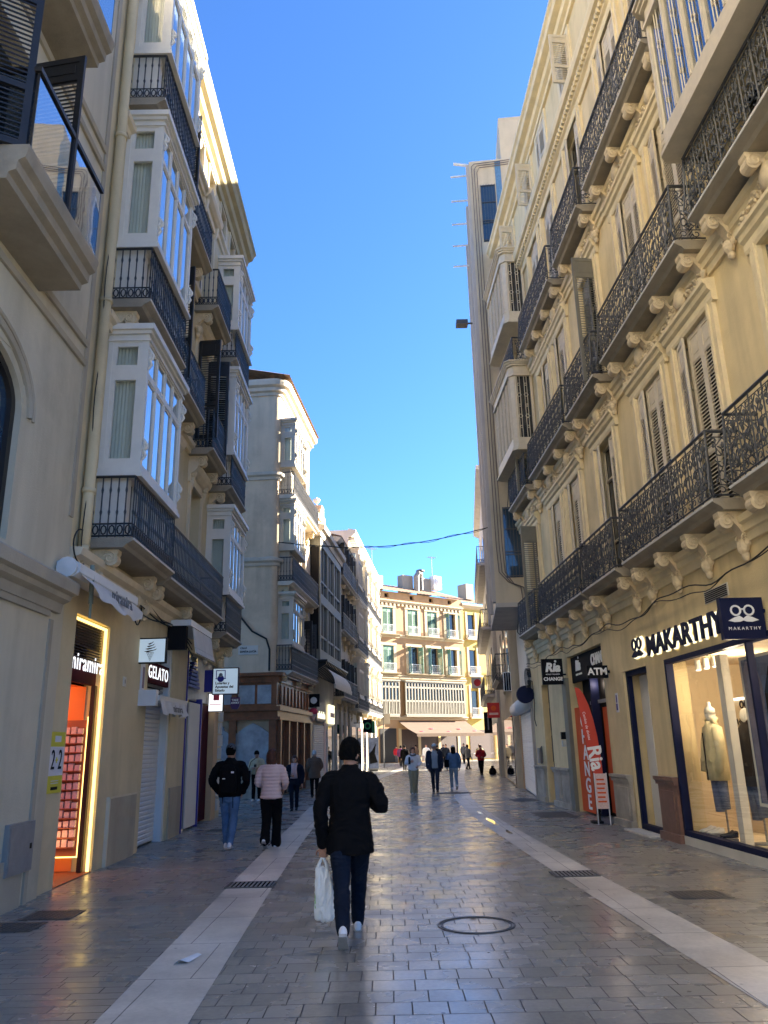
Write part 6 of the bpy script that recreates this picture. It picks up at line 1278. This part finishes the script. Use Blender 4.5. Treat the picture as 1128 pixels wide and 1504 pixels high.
def person(label, loc, yaw, H=1.72, top='cloth_black', legs='denim_dark', shoes='shoe_white', hair='hair_black', hem=.80, stride=.5, lead=1, arms=None, vox=.014, cap=None, hairlen=0.0, quilt=0.0, wide=1.0, legw=1.0, flare=0.0, head=(0, 0), lean=0.0, hands=True, group=None, collar=True, bareface=True, rear_lift=.10, stand=False, hv_=0.0, taper=.0):
    k = H/1.75; o = MB()
    arms = arms or {}
    la = arms.get('l', [(-.205, 0, 1.42), (-.265, -.04, 1.14), (-.26, .05, .88)]); ra = arms.get('r', [(.205, 0, 1.42), (.265, -.04, 1.14), (.26, .06, .88)])
    def LN(p): return Vector((p[0], p[1]+lean*max(0, p[2]-.95), p[2]))
    la = [LN(p) for p in la]; ra = [LN(p) for p in ra]
    lg = {}
    for s_ in (-1, 1):
        f = stride/2*(1 if s_ == lead else -1); back = (s_ != lead) and not stand
        ank = Vector((s_*(.06 if stride > .15 else .08), f, (.185*math.sin(.62*min(1, rear_lift/.1))+.058*math.cos(.62*min(1, rear_lift/.1))) if back else .078)); hip = Vector((s_*.095, 0, .93))
        kn = Vector((s_*.08, f*.48+(.07 if back else .045), .50)); 
        if stand: kn = Vector((s_*.1, .02, .5)); ank = Vector((s_*(.10+stride*.1), f, .085))
        lg[s_] = (hip, kn, ank, back)
    # body: one skin
    b = MB(); rings(b, [(.82, 0, 0, .12, .09), (.93, 0, 0, .155, .105), (1.05, 0, 0, .135, .095), (1.2, 0, .0, .145, .1), (1.33, 0, 0, .155, .1), (1.39, 0, 0, .12, .08), (1.45, 0, 0, .06, .06)])
    limb(b, [(0, 0, 1.42), (0, .005, 1.5), (0, .015, 1.57)], [.062, .056, .054])
    yaw_h, nod = head
    hb = MB(); rings(hb, [(1.505, 0, .045, .03, .03), (1.52, 0, .04, .048, .055), (1.55, 0, .026, .064, .082), (1.59, 0, .012, .073, .096), (1.64, 0, .005, .077, .1), (1.69, 0, .0, .072, .093), (1.725, 0, -.003, .052, .068), (1.748, 0, -.003, .015, .02)])
    hb.ell((0, .112, 1.6), (.013, .018, .024), 8, 6); hb.ell((0, .1, 1.553), (.022, .009, .008), 8, 5); hb.ell((0, .085, 1.52), (.025, .02, .018), 8, 5)
    for s_ in (-1, 1): hb.ell((s_*.078, .0, 1.605), (.012, .022, .033), 8, 6); hb.ell((s_*.032, .094, 1.637), (.022, .012, .007), 8, 5)
    Mh = Matrix.Translation(Vector((0, 0, 1.5)))@Matrix.Rotation(yaw_h, 4, 'Z')@Matrix.Rotation(-nod, 4, 'X')@Matrix.Translation(Vector((0, 0, -1.5)))
    hv = lambda p: LN(Mh@Vector(p))
    b.v = [LN(p) for p in b.v]; b.add([hv(p) for p in hb.v], hb.f)
    for A in (la, ra): sx = 1 if A[0].x > 0 else -1; limb(b, [A[0]+Vector((-.035*sx, 0, -.05)), A[1], A[2]], [.045, .040, .029])
    for s_ in (-1, 1): hip, kn, ank, back = lg[s_]; limb(b, [hip, kn, ank], [.085, .055, .038])
    ex = MB()
    if hands:
        for A, sd, cu in ((la, 1, arms.get('lc', .45)), (ra, -1, arms.get('rc', .45))):
            d = A[2]-A[1]; nr = Vector(arms.get('ln' if sd == 1 else 'rn', (.9*sd, .25, 0))); hand(ex, A[2]+d.normalized()*.03, arms.get('ld' if sd == 1 else 'rd', d), nr, sd*-1, cu, 1.0, .0095 if vox > .01 else .0085)
    me = remesh(b, 'skin', vox*.85, extra=ex); root = inst('person', me, None, loc, (0, 0, yaw)); root.scale = (k, k, k); tag(root, label, 'person', group)
    if bareface:
        e = MB()
        for s_ in (-1, 1): e.ell((s_*.031, .099, 1.622), (.011, .006, .006), 8, 5)
        e.v = [hv(p) for p in e.v]; e.build('eyes', 'hair_black', root)
        e = MB(); e.ell((0, .108, 1.556), (.02, .003, .003), 8, 5); e.v = [hv(p) for p in e.v]; e.build('mouth', 'cloth_red', root)
    # top
    t = MB(); w_ = wide
    rg = [(hem, 0, 0, .19*w_+flare*.5, .13*w_+flare*.4), (hem+.05, 0, 0, .195*w_+flare*.4, .135*w_+flare*.3), (1.0, 0, 0, .185*w_, .13*w_), (1.12, 0, 0, .18*w_, .128*w_), (1.26, 0, -.003, .195*w_, .135*w_), (1.35, 0, -.006, .2*w_, .13*w_), (1.41, 0, -.004, .175*w_, .112), (1.45, 0, -.002, .125, .095), (1.485, 0, 0, .078, .08)]
    rings(t, [r for r in rg if r[0] >= hem-.001], 24, .9); t.v = [LN(p) for p in t.v]
    if collar: c = MB(); rings(c, [(1.42, 0, 0, .1, .09), (1.47, 0, .0, .078, .078), (1.52, 0, .005, .072, .075)]); t.add([LN(p) for p in c.v], c.f)
    for A in (la, ra): d = (A[2]-A[1]).normalized(); sx = 1 if A[0].x > 0 else -1; limb(t, [A[0]+Vector((-.06*sx, 0, -.012)), A[0]+Vector((-.005*sx, 0, -.045)), A[0].lerp(A[1], .55), A[1], A[1].lerp(A[2], .5), A[2]+d*.0], [.062, .076*w_**.5, .074*w_, .066*w_, .058*w_, .049*w_])
    c_ = inst('jacket', remesh(t, top, vox, (.013 if vox < .016 else .008) if not quilt else .003, quilt=quilt, seed=loc[0]*9), root)
    # trousers and shoes
    t = MB(); rings(t, [(.78, 0, 0, .13, .1), (.86, 0, 0, .168, .118), (.95, 0, 0, .165, .115), (1.04, 0, 0, .15, .105)], 20)
    for s_ in (-1, 1):
        hip, kn, ank, back = lg[s_]; limb(t, [hip+Vector((0, 0, -.04)), hip.lerp(kn, .5), kn, kn.lerp(ank, .5), ank+Vector((0, 0, .0))], [.102*legw**.5, .088*legw, .070*legw, .064*legw, (.056+(legw-1)*.08-taper)*legw])
    inst('trousers', remesh(t, legs, vox, .009, (9, 9, 17), seed=3+loc[1]), root)
    for s_ in (-1, 1):
        hip, kn, ank, back = lg[s_]; pitch = -.62*min(1, rear_lift/.1) if back else (.10 if not stand else 0)
        s2 = MB(); s2.loft([[(rx*math.cos(a), y, z+rz*math.sin(a)) for a in np.linspace(0, 6.283, 14, endpoint=False)] for y, rx, rz, z in ((-.085, .012, .02, -.05), (-.075, .032, .045, -.03), (-.03, .038, .055, -.02), (.03, .038, .048, -.03), (.09, .042, .035, -.045), (.14, .041, .028, -.052), (.175, .028, .02, -.056), (.188, .008, .01, -.058))])
        rx = Matrix.Translation(ank)@Matrix.Rotation(pitch, 4, 'X'); s2.v = [rx@Vector(p) for p in s2.v]; sh = s2.build('shoe', shoes, root, smooth=True)
        so = MB(); so.prism_z([(-.03, -.09), (.03, -.09), (.042, -.03), (.036, .03), (.046, .1), (.042, .15), (.02, .19), (-.02, .19), (-.042, .15), (-.046, .1), (-.036, .03), (-.042, -.03)], -.085, -.058); so.v = [rx@Vector(p) for p in so.v]; so.build('sole', 'sole_grey' if shoes == 'shoe_white' else 'shoe_black', sh)
    # hair or cap
    h = MB(); rings(h, [(1.57-hairlen*.2, 0, -.045, .062, .06), (1.60-hairlen*.2, 0, -.03, .076, .08), (1.64, 0, -.012, .086, .098), (1.69, 0, -.006, .083, .104), (1.73, 0, -.004, .066, .085), (1.762, 0, -.003, .025, .035)], 20)
    if hairlen: rings(h, [(1.60-hairlen, 0, -.045, .085, .05), (1.60-hairlen*.5, 0, -.04, .10, .075), (1.62, 0, -.03, .098, .085), (1.68, 0, -.012, .09, .1), (1.72, 0, -.01, .06, .08)], 20)
    h.v = [((p[0])*(1+hv_), (p[1]-.0)*(1+hv_*.8), 1.62+(p[2]-1.62)*(1+hv_)) for p in h.v]; h.v = [hv(p) for p in h.v]; inst('hair', remesh(h, hair, max(.007, vox*.6), .008, (34, 34, 22)), root)
    if cap:
        h = MB(); rings(h, [(1.665, 0, -.003, .09, .108), (1.7, 0, -.003, .089, .106), (1.745, 0, -.003, .066, .08), (1.775, 0, -.003, .02, .025)], 20)
        if cap != 'cloth_grey': h.prism_z([(.07, .07), (.065, .14), (.03, .175), (-.03, .175), (-.065, .14), (-.07, .07)], 1.664, 1.676)
        h.v = [hv(p) for p in h.v]; h.build('cap', cap, root, smooth=True)
    return root
PI = math.pi
# the walking man with the carrier bag
man = person('man in black jacket and dark jeans walking away with a white carrier bag', (-.395, 8.08, 0), .03, 1.78, 'cloth_black', 'denim_dark', 'shoe_white', hem=.735, stride=.82, lead=1, vox=.009, wide=1.02, legw=1.08, hv_=.10, taper=.012, flare=.05, head=(-.55, .12), rear_lift=.12,
  arms={'l': [(-.20, 0, 1.42), (-.275, -.06, 1.11), (-.262, .04, .815)], 'r': [(.20, 0, 1.41), (.30, -.03, 1.14), (.15, .25, 1.22)], 'lc': 1.0, 'ln': (.2, .95, 0), 'rc': .6})
bd = MB(); rings(bd, [(1.5, 0, .05, .035, .04), (1.53, 0, .045, .056, .064), (1.57, 0, .03, .074, .086), (1.60, 0, .02, .08, .088)], 16); Mh = Matrix.Translation(Vector((0, 0, 1.5)))@Matrix.Rotation(-.55, 4, 'Z')@Matrix.Translation(Vector((0, 0, -1.5))); bd.v = [Mh@Vector(p) for p in bd.v]; bd.build('beard', 'hair_black', man, smooth=True)
hx = Vector((-.395, 8.08, 0))+Vector((-.268, .075, .70))
t = thing('carrier_bag', 'white plastic carrier bag with green print hanging from his hand', 'bag', hx)
rg = []
for f_, rx, ry, cx in ((0, .07, .05, .03), (.02, .115, .075, .03), (.12, .125, .085, .03), (.25, .118, .08, .025), (.36, .1, .07, .02), (.44, .085, .045, .01), (.49, .078, .03, .0), (.5, .074, .02, .0)):
    z = -.60+f_; rg.append([(cx+rx*math.cos(a)*(1+.06*math.sin(3*a+z*14)), ry*math.sin(a)*(1+.1*math.sin(5*a+z*18)), z) for a in np.linspace(0, 6.283, 40, endpoint=False)])
bg_ = MB(); bg_.loft(rg); me = remesh(bg_, 'bag_plastic', .007, .02, (20, 20, 6), sm=1); inst('sack', me, t)
for s_ in (-1, 1): mb = MB(); mb.tube([(s_*.06, .0, -.11), (s_*.045, .005, -.06), (s_*.012, .0, .0), (0, .01, .028)], [.03, .022, .014, .012], 8); mb.build('handle', 'bag_plastic', t, smooth=True)
mb = MB(); mb.ell((-.088, -.005, -.42), (.014, .045, .1), 10, 7); mb.build('print', 'bag_green', t, smooth=True)
# left pavement
person('tall man in black jacket and blue jeans with a backpack walking away', (-2.94, 15.2, 0), -.05, 1.80, 'cloth_black', 'denim_mid', 'shoe_white', hem=.86, stride=.22, lead=-1, vox=.014, wide=1.03, cap='cloth_grey', rear_lift=.03, arms={'l': [(-.215, 0, 1.42), (-.31, -.07, 1.13), (-.22, .08, .94)], 'r': [(.215, 0, 1.42), (.31, -.07, 1.13), (.22, .08, .94)]}, bareface=False)
t.scale = (.74, .8, .9)
t = thing('backpack', 'black backpack with a small white mark on the back of the man in jeans', 'backpack', (-2.945, 15.02, 1.2)); mb = MB(); rings(mb, [(-.26, 0, 0, .12, .06), (-.23, 0, -.01, .15, .085), (0, 0, -.015, .155, .095), (.16, 0, -.01, .14, .08), (.24, 0, 0, .08, .05)], 20, .75); inst('sack', remesh(mb, 'cloth_black', .012, .006), t)
MB().box(.07, .12, -.098, -.09, .1, .13).build('badge', 'cloth_white', t); MB().box(-.08, -.03, -.118, -.108, .0, .015).build('badge', 'cloth_white', t); mb = MB()
mb.tube([(.1, -.02, -.24), (.11, -.03, -.5)], .008, 5); mb.tube([(-.08, -.02, -.24), (-.085, -.03, -.42)], .008, 5); mb.build('straps', 'cloth_black', t)
person('woman in pink quilted jacket and wide black trousers walking away', (-2.17, 15.15, 0), -.12, 1.70, 'puffer_pink', 'cloth_black', 'shoe_white', 'hair_brown', hem=.86, stride=.34, lead=1, vox=.013, wide=.96, flare=.05, quilt=.016, hairlen=.12, legw=1.25, rear_lift=.13, arms={'l': [(-.2, 0, 1.42), (-.265, -.01, 1.15), (-.18, .2, 1.06)], 'r': [(.2, 0, 1.42), (.27, -.01, 1.15), (.2, .2, 1.05)]}, bareface=False)
person('young person in cream jacket looking down at a phone by the marble shopfront', (-4.55, 28.2, 0), PI-.15, 1.66, 'cloth_cream', 'cloth_black', 'shoe_white', hem=.92, stride=.06, lead=1, vox=.016, head=(0, .5), stand=True, arms={'l': [(-.2, 0, 1.42), (-.26, .03, 1.14), (-.05, .24, 1.14)], 'r': [(.2, 0, 1.42), (.26, .03, 1.14), (.05, .25, 1.14)]})
t = thing('paper_bag', 'brown paper shopping bag hanging from the arm of the phone user', 'bag', (-4.38, 27.93, .70)); MB().box(-.17, .17, -.06, .06, 0, .4).build('sack', 'bag_paper', t); MB().tube([(-.08, 0, .4), (-.06, 0, .5), (.06, 0, .5), (.08, 0, .4)], .008, 5).build('handle', 'bag_paper', t)
t = thing('mobile_phone', 'dark phone held by the person in the cream jacket', 'phone', (-4.56, 27.9, 1.13)); MB().box(-.04, .04, -.006, .006, -.07, .07).build('case', 'black', t)
t = thing('shoulder_bag', 'small black shoulder bag at the hip of the phone user', 'bag', (-4.83, 28.1, .78)); MB().box(-.1, .08, -.05, .05, 0, .22).build('pouch', 'cloth_black', t); MB().tube([(-.0, -.02, .22), (.1, -.1, .5), (.25, -.07, .62)], .012, 5).build('strap', 'cloth_black', t)
w1 = person('short woman in navy coat with pale pink scarf walking towards us', (-2.75, 23.8, 0), PI, 1.50, 'cloth_ink', 'denim_dark', 'shoe_black', 'hair_brown', hem=.80, stride=.3, lead=1, vox=.015, wide=1.1, hairlen=.06, rear_lift=.05, arms={'r': [(.2, 0, 1.42), (.28, .0, 1.16), (.12, .2, 1.12)]})
mb = MB(); mb.tube([(-.05, .13, 1.46), (-.03, .155, 1.3), (-.05, .15, 1.02)], [.05, .06, .07], 8); mb.tube([(.05, .13, 1.46), (.03, .16, 1.3), (.06, .15, 1.02)], [.05, .06, .07], 8); mb.tube([(.09*math.cos(a), .09*math.sin(a), 1.47) for a in np.linspace(0, 6.28, 14)], .035, 8); mb.build('scarf', 'scarf_pink', w1, smooth=True)
person('white haired person in long brown coat walking away past the shutter', (-2.68, 29.4, 0), .25, 1.62, 'cloth_brown', 'cloth_black', 'shoe_black', 'hair_white', hem=.72, stride=.35, lead=-1, vox=.016, wide=1.12, lean=.18, head=(-.3, .25), flare=.04, rear_lift=.04, arms={'l': [(-.2, 0, 1.42), (-.27, -.02, 1.15), (-.2, .16, .98)], 'r': [(.2, 0, 1.42), (.27, -.02, 1.15), (.22, .18, 1.0)]})
# oncoming walkers
w2 = person('woman in white jumper and khaki trousers walking towards us', (.86, 30.1, 0), PI, 1.64, 'cloth_white', 'cloth_khaki', 'shoe_white', 'hair_brown', hem=.88, stride=.18, lead=1, vox=.017, legw=1.25, hairlen=.08, rear_lift=.02, arms={'r': [(.2, 0, 1.42), (.27, -.02, 1.15), (.12, .22, 1.2)], 'l': [(-.2, 0, 1.42), (-.28, -.02, 1.16), (-.2, .16, 1.06)]})
mb = MB(); mb.tube([(.1*math.cos(a), .09*math.sin(a)+.01, 1.47-.03*math.sin(a)) for a in np.linspace(0, 6.28, 14)], .04, 8); mb.build('scarf', 'cloth_grey', w2, smooth=True)
t = thing('thermos_flask', 'dark flask held at the chest by the woman in white', 'bottle', (.72, 29.83, 1.05)); MB().lathe([(.04, 0), (.042, .2), (.03, .22), (.03, .26)], n=10).build('flask', 'black', t)
w3 = person('stout man in navy jacket over pale blue shirt and white cap walking towards us', (1.72, 31.5, 0), PI, 1.74, 'cloth_greyblue', 'cloth_navy', 'shoe_black', 'hair_white', hem=.86, stride=.42, lead=-1, vox=.017, wide=1.14, cap='cap_white', rear_lift=.06)
mb = MB()
for s_ in (-1, 1):
    rings(mb, [(z, s_*.155, -.005, .085, .16) for z in (.72, .85, 1.0, 1.15)]+[(1.3, s_*.155, -.005, .09, .15), (1.4, s_*.15, -.005, .08, .12), (1.46, s_*.1, -.01, .05, .08)], 14)
    A = [Vector((s_*.21, 0, 1.42)), Vector((s_*.265, -.04, 1.14)), Vector((s_*.26, .05, .88))]; limb(mb, A, [.1, .09, .07])
rings(mb, [(z, 0, -.1, .17, .06) for z in (.72, .9, 1.1, 1.3, 1.42)], 14); inst('open_jacket', remesh(mb, 'cloth_navy', .017, .006), w3)
person('woman in denim jacket and pale jeans with white cap walking away', (2.53, 32.6, 0), .1, 1.66, 'denim_mid', 'denim_pale', 'shoe_white', 'hair_black', hem=.86, stride=.5, lead=-1, vox=.017, hairlen=.3, cap='cap_white', rear_lift=.1, bareface=False)
t = thing('shoulder_bag', 'black handbag on the arm of the denim jacket woman', 'bag', (2.25, 32.5, .85)); MB().box(-.09, .09, -.12, .12, 0, .28).build('pouch', 'cloth_black', t); MB().tube([(0, -.09, .28), (.04, -.04, .52), (.04, .04, .52), (0, .09, .28)], .014, 5).build('strap', 'cloth_black', t)
person('man in bright red jacket and dark trousers facing us by the wall', (5.25, 47.2, 0), PI+.1, 1.62, 'cloth_red', 'cloth_black', 'shoe_black', hem=.84, stride=.2, lead=1, vox=.02, wide=1.1, rear_lift=.03, arms={'l': [(-.2, 0, 1.42), (-.28, -.0, 1.15), (-.08, .2, 1.05)], 'r': [(.2, 0, 1.42), (.28, -.0, 1.15), (.08, .2, 1.05)]})
t = thing('rubbish_bag', 'black rubbish bag on the pavement behind the red jacket', 'bag', (5.85, 46.9, 0)); mb = MB(); rings(mb, [(0, 0, 0, .16, .14), (.12, 0, 0, .22, .18), (.3, 0, 0, .17, .15), (.42, 0, 0, .06, .05), (.48, 0, 0, .09, .08)], 16); inst('sack', remesh(mb, 'cloth_black', .02, .015), t)
far = [('person in red top walking near the dark doorway of the pink house', .72, 82.5, PI, 'cloth_red', 'cloth_grey', 'hair_black'), ('person in purple coat at the entrance of the plaza', .95, 69, 0, 'cloth_purple', 'cloth_black', 'hair_black'), ('person all in black walking towards the plaza beside the woman in white', 1.07, 57.8, 0, 'cloth_black', 'cloth_black', 'hair_black'),
       ('waiter in white clothes before the cafe awning', 3.03, 67.2, PI, 'cloth_white', 'cloth_white', 'hair_brown'), ('man in grey top and dark trousers striding sideways near the plaza', 5.5, 57.7, -.9, 'cloth_grey', 'cloth_ink', 'hair_black'), ('person in black coat between the white cap walkers', 3.55, 60.5, 0, 'cloth_black', 'cloth_black', 'hair_black'),
       ('brown haired person in dark coat behind the denim jacket woman', 4.35, 63, PI, 'cloth_ink', 'cloth_black', 'hair_brown'), ('person in grey top sitting height near the cafe doors', 6.9, 76, PI, 'cloth_grey', 'cloth_black', 'hair_black'), ('pale topped person behind the red jacket man', 6.6, 60, PI, 'cloth_cream', 'cloth_ink', 'hair_brown'), ('person in navy standing under the brown awning', 5.2, 79, PI, 'cloth_navy', 'cloth_navy', 'hair_black'), ('person in brown walking beside the cafe tables', 2.5, 77, .6, 'cloth_brown', 'cloth_black', 'hair_black')]
for i, (lb, x, y, yw, tp, lg_, hr) in enumerate(far): person(lb, (x, y, 0), yw, 1.66+.03*(i % 4), tp, lg_, 'shoe_black', hr, hem=.8, stride=.3+.1*(i % 3), lead=1 if i % 2 else -1, vox=.028, hairlen=.05*(i % 2), hands=True, rear_lift=.05, bareface=(yw > 2))
